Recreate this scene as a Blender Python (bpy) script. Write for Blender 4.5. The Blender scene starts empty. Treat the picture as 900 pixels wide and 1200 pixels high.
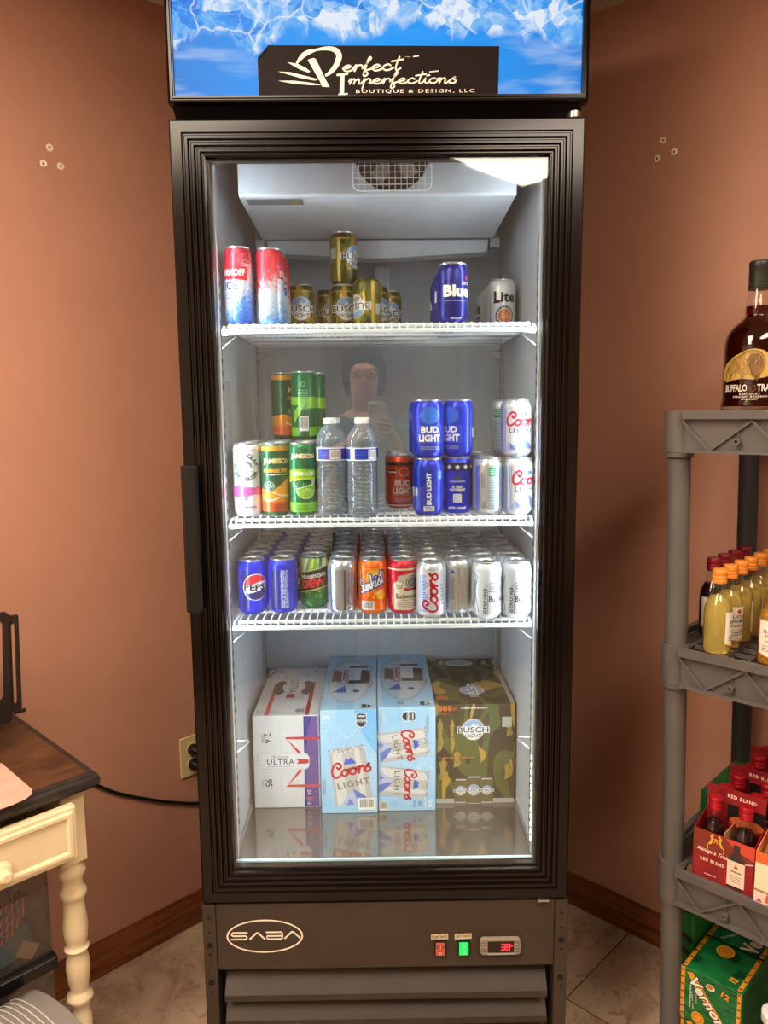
import bpy, bmesh, math, random
from mathutils import Vector, Matrix
from mathutils.geometry import tessellate_polygon
random.seed(7)
SC = bpy.context.scene
COL = SC.collection
PI = math.pi
S2 = math.sqrt(2)

# ------------------------------------------------------------------ camera
cam_d = bpy.data.cameras.new('camera'); cam = bpy.data.objects.new('camera', cam_d); COL.objects.link(cam)
cam_d.sensor_fit = 'VERTICAL'; cam_d.sensor_height = 36.0; cam_d.lens = 891.06 * 36 / 1200
cam_d.clip_start = 0.05; cam_d.clip_end = 40
Rv = Vector((0.99990563, -0.00971471, -0.00971341)); Uv = Vector((0.01089152, 0.12966622, 0.99149788)); Fv = Vector((0.00837261, 0.99151011, -0.12975979))
cam.matrix_world = Matrix(((Rv.x, Uv.x, -Fv.x, -0.00734), (Rv.y, Uv.y, -Fv.y, -1.45285), (Rv.z, Uv.z, -Fv.z, 1.44), (0, 0, 0, 1)))
SC.camera = cam
# ------------------------------------------------------------------ world, exposure
W = bpy.data.worlds.new('world'); SC.world = W; W.use_nodes = True
W.node_tree.nodes['Background'].inputs[0].default_value = (1.0, 0.8, 0.62, 1); W.node_tree.nodes['Background'].inputs[1].default_value = 0.05
SC.view_settings.view_transform = 'Standard'; SC.view_settings.look = 'None'
SC.view_settings.exposure = 0.0; SC.view_settings.gamma = 1.0; SC.view_settings.use_curve_mapping = False
# light levels (used by the lamps the place has, built further down)
CEIL_W = 18.0          # ceiling troffer diffusers
LED_W = 55.0          # cooler's LED strips
SIGN_W = 1.0          # backlit header

# ------------------------------------------------------------------ colour + material helpers
def lin(c):
    return tuple((v / 12.92 if v <= 0.04045 else ((v + 0.055) / 1.055) ** 2.4) for v in (x / 255 for x in c))
def rgba(c): return (*lin(c), 1)
MATS = {}
def mat(name, col=(128, 128, 128), rough=0.5, metal=0.0, spec=0.5, emit=None, estr=1.0, trans=0.0, ior=1.45, coat=0.0):
    if name in MATS: return MATS[name]
    m = bpy.data.materials.new(name); m.use_nodes = True; b = m.node_tree.nodes['Principled BSDF']
    b.inputs['Base Color'].default_value = rgba(col); b.inputs['Roughness'].default_value = rough; b.inputs['Metallic'].default_value = metal
    b.inputs['Specular IOR Level'].default_value = spec; b.inputs['Transmission Weight'].default_value = trans; b.inputs['IOR'].default_value = ior
    b.inputs['Coat Weight'].default_value = coat
    if emit: b.inputs['Emission Color'].default_value = rgba(emit); b.inputs['Emission Strength'].default_value = estr
    MATS[name] = m; return m
def nd(m, t, **kw):
    n = m.node_tree.nodes.new(t)
    for k, v in kw.items(): setattr(n, k, v)
    return n
def lk(m, a, b): m.node_tree.links.new(a, b)
def bsdf(m): return m.node_tree.nodes['Principled BSDF']
def coords(m, scale=(1, 1, 1), kind='Object', rot=(0, 0, 0)):
    t = nd(m, 'ShaderNodeTexCoord'); mp = nd(m, 'ShaderNodeMapping'); mp.inputs['Scale'].default_value = scale; mp.inputs['Rotation'].default_value = rot
    lk(m, t.outputs[kind], mp.inputs[0]); return mp.outputs[0]
def noise(m, vec, scale=5, detail=4, dist=0.0, rough=0.55):
    n = nd(m, 'ShaderNodeTexNoise'); n.inputs['Scale'].default_value = scale; n.inputs['Detail'].default_value = detail
    n.inputs['Distortion'].default_value = dist; n.inputs['Roughness'].default_value = rough
    if vec is not None: lk(m, vec, n.inputs['Vector'])
    return n.outputs['Fac']
def ramp(m, fac, stops, interp='LINEAR'):
    r = nd(m, 'ShaderNodeValToRGB'); r.color_ramp.interpolation = interp; el = r.color_ramp.elements
    while len(el) < len(stops): el.new(0.5)
    for e, (p, c) in zip(el, stops): e.position = p; e.color = rgba(c)
    lk(m, fac, r.inputs[0]); return r.outputs[0]
def mixc(m, fac, a, b, blend='MIX'):
    n = nd(m, 'ShaderNodeMix', data_type='RGBA', blend_type=blend)
    for s, v in ((0, fac), (6, a), (7, b)):
        if isinstance(v, (int, float)): n.inputs[s].default_value = v
        elif isinstance(v, tuple): n.inputs[s].default_value = rgba(v)
        else: lk(m, v, n.inputs[s])
    return n.outputs[2]
def math_(m, op, a, b=0.5):
    n = nd(m, 'ShaderNodeMath', operation=op)
    for i, v in enumerate((a, b)):
        if isinstance(v, (int, float)): n.inputs[i].default_value = v
        else: lk(m, v, n.inputs[i])
    return n.outputs[0]
def bump(m, h, strength=0.2, dist=0.002):
    b = nd(m, 'ShaderNodeBump'); b.inputs['Strength'].default_value = strength; b.inputs['Distance'].default_value = dist
    lk(m, h, b.inputs['Height']); lk(m, b.outputs[0], bsdf(m).inputs['Normal'])
def noisy(name, c1, c2, scale=6, rough=0.6, detail=5, stretch=(1, 1, 1), bstr=0.0, metal=0.0, dist=0.0, lo=0.35, hi=0.65, bscale=None, spec=0.5):
    if name in MATS: return MATS[name]
    m = mat(name, c1, rough, metal, spec); v = coords(m, stretch); n = noise(m, v, scale, detail, dist)
    lk(m, ramp(m, n, [(lo, c1), (hi, c2)]), bsdf(m).inputs['Base Color'])
    if bstr: bump(m, noise(m, v, bscale or scale * 6, 4), bstr)
    return m

# ------------------------------------------------------------------ mesh builder
class MB:
    def __init__(s): s.v = []; s.f = []
    def add(s, vs, fs):
        o = len(s.v); s.v += [tuple(v) for v in vs]; s.f += [tuple(i + o for i in f) for f in fs]; return s
    def box(s, x0, x1, y0, y1, z0, z1):
        return s.add([(x0, y0, z0), (x1, y0, z0), (x1, y1, z0), (x0, y1, z0), (x0, y0, z1), (x1, y0, z1), (x1, y1, z1), (x0, y1, z1)],
                     [(0, 3, 2, 1), (4, 5, 6, 7), (0, 1, 5, 4), (1, 2, 6, 5), (2, 3, 7, 6), (3, 0, 4, 7)])
    def lathe(s, prof, n=24, cx=0, cy=0, cap=True):
        vs = []; fs = []
        for r, z in prof:
            for i in range(n):
                a = 2 * PI * i / n; vs.append((cx + r * math.sin(a), cy - r * math.cos(a), z))
        for j in range(len(prof) - 1):
            for i in range(n):
                k = (i + 1) % n; fs.append((j * n + i, j * n + k, (j + 1) * n + k, (j + 1) * n + i))
        if cap:
            fs.append(tuple(reversed(range(n)))); o = (len(prof) - 1) * n; fs.append(tuple(range(o, o + n)))
        return s.add(vs, fs)
    def tube(s, pts, r, n=6, closed=False):
        pts = [Vector(p) for p in pts]; m = len(pts); vs = []; fs = []; up = None
        for i, p in enumerate(pts):
            if closed: d = pts[(i + 1) % m] - pts[i - 1]
            else: d = pts[min(i + 1, m - 1)] - pts[max(i - 1, 0)]
            d.normalize()
            if up is None:
                up = Vector((0, 0, 1)) if abs(d.z) < 0.9 else Vector((0, 1, 0))
            a = d.cross(up)
            if a.length < 1e-4: a = d.orthogonal()
            a.normalize(); b = a.cross(d); up = b
            rr = r[i] if isinstance(r, (list, tuple)) else r
            for k in range(n):
                t = 2 * PI * (k + .5) / n; vs.append(p + a * math.cos(t) * rr + b * math.sin(t) * rr)
        for i in range(m if closed else m - 1):
            j = (i + 1) % m
            for k in range(n):
                l = (k + 1) % n; fs.append((i * n + k, i * n + l, j * n + l, j * n + k))
        if not closed: fs.append(tuple(reversed(range(n)))); fs.append(tuple(range((m - 1) * n, m * n)))
        return s.add(vs, fs)
    def prism(s, poly, y0, y1):            # polygon in xz, extruded along y
        n = len(poly)
        return s.add([(x, y0, z) for x, z in poly] + [(x, y1, z) for x, z in poly],
                     [tuple(range(n)), tuple(reversed(range(n, 2 * n)))] + [(i, i + n, (i + 1) % n + n, (i + 1) % n) for i in range(n)])
    def prismx(s, poly, x0, x1):           # polygon in yz, extruded along x
        n = len(poly)
        return s.add([(x0, y, z) for y, z in poly] + [(x1, y, z) for y, z in poly],
                     [tuple(range(n)), tuple(reversed(range(n, 2 * n)))] + [(i, i + n, (i + 1) % n + n, (i + 1) % n) for i in range(n)])
    def prismz(s, poly, z0, z1):           # polygon in xy, extruded along z
        n = len(poly)
        return s.add([(x, y, z0) for x, y in poly] + [(x, y, z1) for x, y in poly],
                     [tuple(reversed(range(n))), tuple(range(n, 2 * n))] + [(i, (i + 1) % n, (i + 1) % n + n, i + n) for i in range(n)])
    def frame(s, x0, x1, z0, z1, prof):    # mitred picture-frame sweep, prof = [(inset, y)] closed
        n = len(prof); vs = []
        for cx, cz, sx, sz in ((x0, z0, 1, 1), (x1, z0, -1, 1), (x1, z1, -1, -1), (x0, z1, 1, -1)):
            vs += [(cx + sx * i, y, cz + sz * i) for i, y in prof]
        fs = []
        for c in range(4):
            d = (c + 1) % 4
            for k in range(n):
                l = (k + 1) % n; fs.append((c * n + k, d * n + k, d * n + l, c * n + l))
        return s.add(vs, fs)
    def mesh(s, name, m, smooth=False, bev=0.0, seg=2, angle=35):
        me = bpy.data.meshes.new(name); me.from_pydata(s.v, [], s.f); me.update()
        bm = bmesh.new(); bm.from_mesh(me); bmesh.ops.recalc_face_normals(bm, faces=bm.faces)
        if bev:
            ed = [e for e in bm.edges if len(e.link_faces) == 2 and e.calc_face_angle(0) > 0.6]
            bmesh.ops.bevel(bm, geom=ed, offset=bev, segments=seg, affect='EDGES', profile=0.5, clamp_overlap=True)
        if smooth:
            th = math.radians(angle)
            for f in bm.faces: f.smooth = True
            for e in bm.edges:
                if len(e.link_faces) == 2 and e.calc_face_angle(0) > th: e.smooth = False
        bm.to_mesh(me); bm.free()
        if m: me.materials.append(m)
        return me
    def build(s, name, m, parent=None, smooth=False, bev=0.0, seg=2, angle=35, kind=None):
        return obj(name, s.mesh(name, m, smooth, bev, seg, angle), parent, kind)
def obj(name, me, parent=None, kind=None, loc=None, rot=None):
    o = bpy.data.objects.new(name, me); COL.objects.link(o)
    if parent: o.parent = parent
    if kind: o['kind'] = kind
    if loc: o.location = loc
    if rot: o.rotation_euler = rot
    return o
def thing(name, label, cat, loc=(0, 0, 0), rotz=0.0, group=None):
    o = bpy.data.objects.new(name, None); COL.objects.link(o); o.empty_display_size = 0.05
    o.location = loc; o.rotation_euler = (0, 0, rotz); o['label'] = label; o['category'] = cat
    if group: o['group'] = group
    return o
def tag(o, label, cat, group=None):
    o['label'] = label; o['category'] = cat
    if group: o['group'] = group
    return o
def struct(o, label=None):
    o['kind'] = 'structure'
    if label: o['label'] = label
    return o

# ------------------------------------------------------------------ flat print (lettering and marks) as thin geometry
TXT = {}
def text_tris(s, bold=0.0, shear=0.0, spacing=1.0):
    key = (s, bold, shear, spacing)
    if key in TXT: return TXT[key]
    c = bpy.data.curves.new('lettering', 'FONT'); c.body = s; c.offset = bold; c.shear = shear; c.resolution_u = 2; c.space_character = spacing
    o = bpy.data.objects.new('lettering', c); COL.objects.link(o)
    dg = bpy.context.evaluated_depsgraph_get(); dg.update()
    me = o.evaluated_get(dg).to_mesh(); me.calc_loop_triangles()
    vs = [(v.co.x, v.co.y) for v in me.vertices]; tr = [tuple(vs[i] for i in t.vertices) for t in me.loop_triangles]
    o.evaluated_get(dg).to_mesh_clear(); bpy.data.objects.remove(o); bpy.data.curves.remove(c)
    xs = [p[0] for t in tr for p in t] or [0, 1]; ys = [p[1] for t in tr for p in t] or [0, 1]
    x0, x1, y0, y1 = min(xs), max(xs), min(ys), max(ys)
    TXT[key] = ([tuple(((x - x0), (y - y0)) for x, y in t) for t in tr], x1 - x0, y1 - y0); return TXT[key]
def catmull(pts, n=6):
    P = [pts[0]] + list(pts) + [pts[-1]]; out = []
    for i in range(1, len(P) - 2):
        for k in range(n):
            t = k / n; a, b, c, d = P[i - 1], P[i], P[i + 1], P[i + 2]
            out.append(tuple(0.5 * (2 * b[j] + (c[j] - a[j]) * t + (2 * a[j] - 5 * b[j] + 4 * c[j] - d[j]) * t * t + (3 * b[j] - a[j] - 3 * c[j] + d[j]) * t ** 3) for j in (0, 1)))
    out.append(tuple(pts[-1])); return out
SCRIPT = {
 'e': ([[(.05, .45), (.5, .55), (.72, .8), (.5, 1.0), (.15, .7), (.12, .3), (.4, 0), (.8, .15), (1.0, .42)]], .92),
 'r': ([[(0, .4), (.25, 1.0), (.3, .8), (.25, .4), (.15, 0)], [(.22, .5), (.45, .9), (.68, .98), (.82, .8)]], .82),
 'f': ([[(0, .4), (.5, 1.5), (.72, 2.1), (.6, 2.25), (.45, 1.8), (.3, .6), (.12, -.6), (.28, -.85), (.5, -.5), (.35, .05), (.85, .35)]], .78),
 'c': ([[(.75, .8), (.5, 1), (.15, .7), (.12, .3), (.4, 0), (.8, .2), (1.0, .45)]], .88),
 't': ([[(.6, 2.2), (.42, 1.2), (.32, .25), (.45, 0), (.75, .3)], [(-.05, 1.45), (.95, 1.75)]], .7),
 'm': ([[(0, .5), (.2, 1), (.2, .5), (.1, 0)], [(.15, .5), (.45, .95), (.6, .75), (.5, 0)], [(.55, .5), (.9, .95), (1.02, .7), (1.0, .12), (1.2, .05), (1.35, .4)]], 1.32),
 'p': ([[(.1, .5), (.3, 1), (.2, .2), (.05, -.95)], [(.25, .6), (.6, 1), (.85, .7), (.7, .15), (.35, .1), (.85, .1), (1.1, .42)]], 1.02),
 'i': ([[(.1, .5), (.25, 1), (.2, .3), (.4, 0), (.65, .4)], [(.35, 1.45), (.6, 1.55)]], .6),
 'n': ([[(0, .5), (.2, 1), (.2, .5), (.1, 0)], [(.15, .5), (.5, .95), (.68, .75), (.62, .1), (.82, .05), (1.02, .4)]], .98),
 'o': ([[(.5, 1), (.14, .75), (.08, .3), (.38, 0), (.74, .22), (.82, .65), (.5, 1), (.78, .82), (1.05, .95)]], .95),
 's': ([[(0, .3), (.5, 1.0), (.68, 1.15), (.5, .8), (.75, .4), (.6, .05), (.22, 0), (.1, .2)]], .82),
 'u': ([[(.1, 1), (.1, .3), (.35, 0), (.65, .4), (.7, 1)], [(.7, 1), (.7, .2), (.9, 0), (1.05, .3)]], 1.0),
 'k': ([[(.3, 2.2), (.15, 1), (.05, 0)], [(.75, 1), (.2, .5), (.5, .35), (.85, 0)]], .85),
 'C': ([[(.72, 1.55), (.92, 1.25), (1.18, 1.5), (1.12, 1.95), (.78, 2.15), (.4, 1.9), (.1, 1.2), (.1, .5), (.4, .03), (.85, .1), (1.2, .5)]], 1.12),
 'S': ([[(1.0, 1.75), (.7, 2.1), (.3, 1.9), (.3, 1.4), (.8, 1.0), (.9, .4), (.5, 0), (.05, .2)]], 1.05)}
class Pr:
    """2D print list: triangles with a flat colour each; later marks lie on top of earlier ones."""
    def __init__(s, scale=0.001): s.t = []; s.k = scale; s.layer = 0; s.M = None; s.lock = False
    def _p(s, x, y):
        if s.M: x, y = s.M(x, y)
        return (x * s.k, y * s.k)
    def hold(s, on):
        if on: s.layer += 1
        s.lock = on; return s
    def tri(s, tr, c):
        if not s.lock: s.layer += 1
        s.t.append((s.layer, c, [tuple(s._p(*p) for p in t) for t in tr])); return s
    def poly(s, pts, c):
        idx = tessellate_polygon([[Vector((x, y, 0)) for x, y in pts]]); return s.tri([tuple(pts[i] for i in t) for t in idx], c)
    def rect(s, x0, y0, x1, y1, c): return s.tri([((x0, y0), (x1, y0), (x1, y1)), ((x0, y0), (x1, y1), (x0, y1))], c)
    def ell(s, cx, cy, rx, ry, c, n=28, a0=0, a1=2 * PI):
        P = [(cx + rx * math.cos(a0 + (a1 - a0) * i / n), cy + ry * math.sin(a0 + (a1 - a0) * i / n)) for i in range(n + 1)]
        return s.tri([((cx, cy), P[i], P[i + 1]) for i in range(n)], c)
    def ring(s, cx, cy, rx, ry, w, c, n=32, a0=0, a1=2 * PI):
        tr = []
        for i in range(n):
            a, b = a0 + (a1 - a0) * i / n, a0 + (a1 - a0) * (i + 1) / n
            q = [(cx + (rx - d) * math.cos(t), cy + (ry - d) * math.sin(t)) for t in (a, b) for d in (0, w)]
            tr += [(q[0], q[1], q[3]), (q[0], q[3], q[2])]
        return s.tri(tr, c)
    def stroke(s, pts, w, c, smooth=0, taper=False):
        if smooth: pts = catmull(pts, smooth)
        m = len(pts); L = []; R = []
        for i in range(m):
            a, b = pts[max(i - 1, 0)], pts[min(i + 1, m - 1)]; dx, dy = b[0] - a[0], b[1] - a[1]; l = math.hypot(dx, dy) or 1
            ww = w / 2 * (1 if not taper else (0.35 + 0.65 * math.sin(PI * min(1, max(0, i / (m - 1))))))
            L.append((pts[i][0] - dy / l * ww, pts[i][1] + dx / l * ww)); R.append((pts[i][0] + dy / l * ww, pts[i][1] - dx / l * ww))
        tr = []
        for i in range(m - 1): tr += [(L[i], R[i], R[i + 1]), (L[i], R[i + 1], L[i + 1])]
        s.tri(tr, c)
        if not taper:
            for e_, p in enumerate((pts[0], pts[-1])):
                P = [s._p(p[0] + w / 2 * math.cos(k * PI / 4), p[1] + w / 2 * math.sin(k * PI / 4)) for k in range(8)]
                s.t.append((s.layer + .12 + .12 * e_, c, [(P[0], P[k], P[k + 1]) for k in range(1, 7)]))
        return s
    def text(s, st, cx, cy, w, h=None, c=(0, 0, 0), bold=0.0, shear=0.0, rot=0.0, spacing=1.0):
        tr, tw, th = text_tris(st, bold, shear, spacing); kx = w / tw; ky = (h / th) if h else kx
        ca, sa = math.cos(rot), math.sin(rot); out = []
        for t in tr:
            q = []
            for x, y in t:
                x, y = x * kx - w / 2, y * ky - th * ky / 2; q.append((cx + x * ca - y * sa, cy + x * sa + y * ca))
            out.append(tuple(q))
        return s.tri(out, c)
    def script(s, word, x0, y0, w, xh, lw, c, rot=0.0, shear=0.25, outline=None):
        tot = sum(SCRIPT[ch][1] for ch in word); kx = w / tot; ca, sa = math.cos(rot), math.sin(rot); paths = []
        x = 0
        for ch in word:
            for st in SCRIPT[ch][0]:
                P = catmull(st, 5); P = [((x + px) * kx + shear * py * xh, py * xh) for px, py in P]
                paths.append([(x0 + a * ca - b * sa, y0 + a * sa + b * ca) for a, b in P])
            x += SCRIPT[ch][1]
        for wd, cc in (([(lw + outline[0], outline[1])] if outline else []) + [(lw, c)]):
            lay = s.layer + 1
            for i_, P in enumerate(paths):
                n0 = len(s.t); s.stroke(P, wd, cc)
                for j_ in range(n0, len(s.t)): s.t[j_] = (lay + i_ * .36 + (j_ - n0) * .12, s.t[j_][1], s.t[j_][2])
            s.layer = lay + len(paths) * .36
        return s
    def fine(s, x0, y0, x1, y1, n, c, fill=0.5, seed=1):
        rnd = random.Random(seed); h = (y1 - y0) / n; tr = []
        for i in range(n):
            y = y0 + i * h; xa = x0
            while xa < x1 - 0.5:
                xb = min(x1, xa + rnd.uniform(0.06, 0.25) * (x1 - x0)); tr += [((xa, y), (xb, y), (xb, y + h * fill)), ((xa, y), (xb, y + h * fill), (xa, y + h * fill))]
                xa = xb + 0.03 * (x1 - x0)
        return s.tri(tr, c)
    def finev(s, x0, y0, x1, y1, n, c, fill=0.5, seed=1):
        o = s.M; s.M = (lambda x, y: (y, x)) if not o else (lambda x, y: o(y, x)); s.fine(y0, x0, y1, x1, n, c, fill, seed); s.M = o; return s
    def barcode(s, x0, y0, x1, y1, seed=1, bg=(225, 225, 220), fg=(90, 88, 90)):
        s.rect(x0, y0, x1, y1, bg); rnd = random.Random(seed); x = x0 + (x1 - x0) * .1; tr = []
        while x < x1 - (x1 - x0) * .12:
            w = (x1 - x0) * rnd.choice((.02, .03, .05)); ya = y0 + (y1 - y0) * .2; yb = y1 - (y1 - y0) * .1
            tr += [((x, ya), (x + w, ya), (x + w, yb)), ((x, ya), (x + w, yb), (x, yb))]; x += w + (x1 - x0) * rnd.choice((.025, .04))
        return s.tri(tr, fg)
    def mesh(s, name, m, fn, strip=None, eps=0.00006, ycuts=None, nfn=None):
        """fn(x, y, d) -> 3D point; strip = clip width for curved surfaces"""
        vs = []; fs = []; cols = []; nrm = []
        for lay, c, tr in s.t:
            d = eps * lay; lc = (*lin(c), 1.0)
            for t in tr:
                polys = [list(t)]
                if strip:
                    polys = []; xa = min(p[0] for p in t); xb = max(p[0] for p in t)
                    for k in range(math.floor(xa / strip), math.floor(xb / strip) + 1):
                        q = clip(clip(list(t), k * strip, 1), (k + 1) * strip, -1)
                        if len(q) > 2: polys.append(q)
                if ycuts:
                    res = []
                    for q in polys:
                        ya = min(p[1] for p in q); yb = max(p[1] for p in q); cuts = [c_ for c_ in ycuts if ya + 1e-7 < c_ < yb - 1e-7]
                        lo = [-9.0] + cuts; hi = cuts + [9.0]
                        for l_, h_ in zip(lo, hi):
                            r_ = [(y, x) for x, y in q]; r_ = clip(clip(r_, l_, 1), h_, -1)
                            if len(r_) > 2: res.append([(x, y) for y, x in r_])
                    polys = res
                for q in polys:
                    ar = sum(q[i - 1][0] * q[i][1] - q[i][0] * q[i - 1][1] for i in range(len(q)))
                    if abs(ar) < 1e-12: continue
                    if ar < 0: q = q[::-1]
                    o = len(vs); xm = sum(p_[0] for p_ in q) / len(q); vs += [fn(x, y, d, xm) if nfn else fn(x, y, d) for x, y in q]; nrm += [nfn(x, y) for x, y in q] if nfn else []; fs.append(tuple(range(o, o + len(q)))); cols += [lc] * len(q)
        me = bpy.data.meshes.new(name); me.from_pydata(vs, [], fs); me.update()
        at = me.color_attributes.new('Col', 'FLOAT_COLOR', 'CORNER')
        flat = [x for c in cols for x in c]; at.data.foreach_set('color', flat)
        if nfn: me.polygons.foreach_set('use_smooth', [True] * len(fs)); me.normals_split_custom_set_from_vertices(nrm)
        me.materials.append(m); return me
def clip(q, x, sgn):
    out = []
    for i in range(len(q)):
        a, b = q[i - 1], q[i]; ia, ib = (a[0] - x) * sgn >= 0, (b[0] - x) * sgn >= 0
        if ia != ib:
            t = (x - a[0]) / (b[0] - a[0]); out.append((x, a[1] + t * (b[1] - a[1])))
        if ib: out.append(b)
    return out
def print_mat(name, rough, metal=0.0, spec=0.5, estr=0.0):
    m = mat(name, (200, 200, 200), rough, metal, spec); a = nd(m, 'ShaderNodeVertexColor', layer_name='Col'); lk(m, a.outputs[0], bsdf(m).inputs['Base Color'])
    if estr: lk(m, a.outputs[0], bsdf(m).inputs['Emission Color']); bsdf(m).inputs['Emission Strength'].default_value = estr
    return m
PM_PAPER = print_mat('printed_paper', 0.45); PM_METAL = print_mat('printed_metal', 0.32, 0.25); PM_GLOW = print_mat('printed_display', 0.4, 0, .5, 3.0)
def flat(O, U, V, off=0.0004):
    O, U, V = Vector(O), Vector(U), Vector(V); N = U.cross(V).normalized()
    return lambda x, y, d: tuple(O + U * x + V * y + N * (d + off))
def place_print(name, pr, O, U, V, parent, m=None, off=0.0004, label=None):
    o = obj(name, pr.mesh(name, m or PM_PAPER, flat(O, U, V, off)), parent)
    if label: o['label'] = label
    return o

# ------------------------------------------------------------------ materials of the place
M_WALL = noisy('terracotta_paint', (184, 132, 108), (190, 138, 113), 3, 0.55, 3, bstr=0.08, bscale=90)
M_WALL2 = mat('cream_paint', (232, 220, 198), 0.7)
M_CEIL = noisy('ceiling_texture', (224, 212, 194), (208, 194, 172), 60, 0.9, 5, bstr=0.4, bscale=120)
M_WOOD = noisy('oak_trim', (112, 62, 26), (66, 33, 13), 9, 0.38, 6, stretch=(1, 1, 16), dist=0.6, bstr=0.1)
def floor_tile():
    m = mat('stone_tile', (150, 120, 90), 0.32); v = coords(m, (1, 1, 1)); oi = nd(m, 'ShaderNodeObjectInfo')
    vv = nd(m, 'ShaderNodeVectorMath', operation='ADD'); lk(m, v, vv.inputs[0]); cr = nd(m, 'ShaderNodeCombineXYZ')
    r10 = math_(m, 'MULTIPLY', oi.outputs['Random'], 37.0); lk(m, r10, cr.inputs[0]); lk(m, r10, cr.inputs[1]); lk(m, cr.outputs[0], vv.inputs[1])
    n1 = noise(m, vv.outputs[0], 7, 8, 1.2, .65); n2 = noise(m, vv.outputs[0], 22, 6, 2.0, .6)
    c = ramp(m, n1, [(.3, (150, 122, 98)), (.5, (184, 158, 132)), (.7, (204, 182, 156))])
    c2 = ramp(m, n2, [(.33, (104, 78, 58)), (.45, (255, 255, 255))])
    lk(m, mixc(m, 0.45, c, c2, 'MULTIPLY'), bsdf(m).inputs['Base Color']); bump(m, n2, 0.12); return m
M_TILE = floor_tile(); M_GROUT = mat('grout', (92, 74, 58), 0.9)
M_BLACK = noisy('black_coated_steel', (34, 28, 24), (42, 35, 29), 14, 0.38, 4)
M_BLACKGLOSS = mat('black_extruded_vinyl', (18, 12, 9), 0.17, 0, .38)
M_PANEL = noisy('dark_bronze_panel', (56, 46, 38), (62, 51, 42), 9, 0.42, 4)
M_LINER = noisy('liner_white', (196, 202, 208), (204, 209, 214), 30, 0.38, 3)
M_LINERG = mat('liner_grey_metal', (172, 174, 176), 0.3, 0.55)
M_SHELFW = mat('white_epoxy_wire', (232, 236, 240), 0.35)
M_STEEL = mat('bright_steel', (190, 185, 178), 0.25, 0.9)
M_PIL = mat('satin_pilaster', (168, 164, 158), 0.45, 0.6)
M_ALU = mat('aluminium', (205, 207, 210), 0.28, 0.85)
M_DARK = mat('dark_void', (8, 8, 9), 0.7)
M_PLASTIC = noisy('grey_shelf_plastic', (86, 83, 81), (94, 90, 87), 12, 0.5, 4, bstr=0.08)
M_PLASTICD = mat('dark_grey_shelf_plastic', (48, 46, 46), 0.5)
M_CREAM = noisy('cream_paint_wood', (232, 214, 176), (224, 203, 162), 10, 0.42, 4, bstr=0.05)
M_IVORY = mat('ivory_plastic', (206, 186, 136), 0.35)
M_BLKPL = mat('black_plastic', (16, 15, 15), 0.35)
M_WHITEPL = mat('white_plastic', (238, 240, 242), 0.35)
M_GREYPL = mat('grey_plastic', (134, 128, 124), 0.4)
def desk_top():
    m = mat('worn_walnut_top', (74, 46, 28), 0.4); v = coords(m, (1, 5, 1)); n = noise(m, v, 6, 7, .8)
    w = noise(m, coords(m), 9, 6, 1.5, .7)
    lk(m, mixc(m, ramp(m, w, [(.56, (0, 0, 0)), (.68, (150, 150, 150))]), ramp(m, n, [(.3, (62, 38, 24)), (.7, (96, 62, 38))]), (142, 104, 62)), bsdf(m).inputs['Base Color']); return m
M_DESK = desk_top()
M_DESKEDGE = noisy('charcoal_moulding', (58, 52, 47), (38, 32, 29), 40, 0.45, 6, stretch=(1, 1, 3))
def clear_mat(name, tint=(255, 255, 255), refl=1.0, rough=0.0, ior=1.5):
    m = bpy.data.materials.new(name); m.use_nodes = True; nt = m.node_tree; nt.nodes.clear()
    out = nt.nodes.new('ShaderNodeOutputMaterial'); mx = nt.nodes.new('ShaderNodeMixShader'); tr = nt.nodes.new('ShaderNodeBsdfTransparent'); gl = nt.nodes.new('ShaderNodeBsdfGlossy')
    fr = nt.nodes.new('ShaderNodeFresnel'); ge = nt.nodes.new('ShaderNodeNewGeometry'); mi = nt.nodes.new('ShaderNodeMix')
    mi.inputs[2].default_value = ior; mi.inputs[3].default_value = 1 / ior
    lk(m, ge.outputs['Backfacing'], mi.inputs[0]); lk(m, mi.outputs[0], fr.inputs['IOR'])
    tr.inputs[0].default_value = rgba(tint); gl.inputs['Roughness'].default_value = rough
    mu = nt.nodes.new('ShaderNodeMath'); mu.operation = 'MULTIPLY'; mu.inputs[1].default_value = refl
    lk(m, fr.outputs[0], mu.inputs[0]); lk(m, mu.outputs[0], mx.inputs[0]); lk(m, tr.outputs[0], mx.inputs[1]); lk(m, gl.outputs[0], mx.inputs[2]); lk(m, mx.outputs[0], out.inputs[0]); return m
def frosted(name, tint, body, fac):
    m = clear_mat(name, tint, 1.2, .1); nt = m.node_tree; out = [n for n in nt.nodes if n.type == 'OUTPUT_MATERIAL'][0]; src = out.inputs[0].links[0].from_socket
    mx = nt.nodes.new('ShaderNodeMixShader'); df = nt.nodes.new('ShaderNodeBsdfDiffuse'); df.inputs[0].default_value = rgba(body); mx.inputs[0].default_value = fac
    lk(m, src, mx.inputs[1]); lk(m, df.outputs[0], mx.inputs[2]); lk(m, mx.outputs[0], out.inputs[0]); return m
M_GLASS = clear_mat('door_glass', (251, 253, 252), 1.15); M_BOTGLASS = clear_mat('bottle_glass', (252, 252, 250), 1.3)
M_BINPL = frosted('clear_bin_plastic', (225, 220, 214), (176, 170, 164), .08); M_BAG = clear_mat('clear_bag', (235, 232, 228), 1.5, 0.1)

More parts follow.
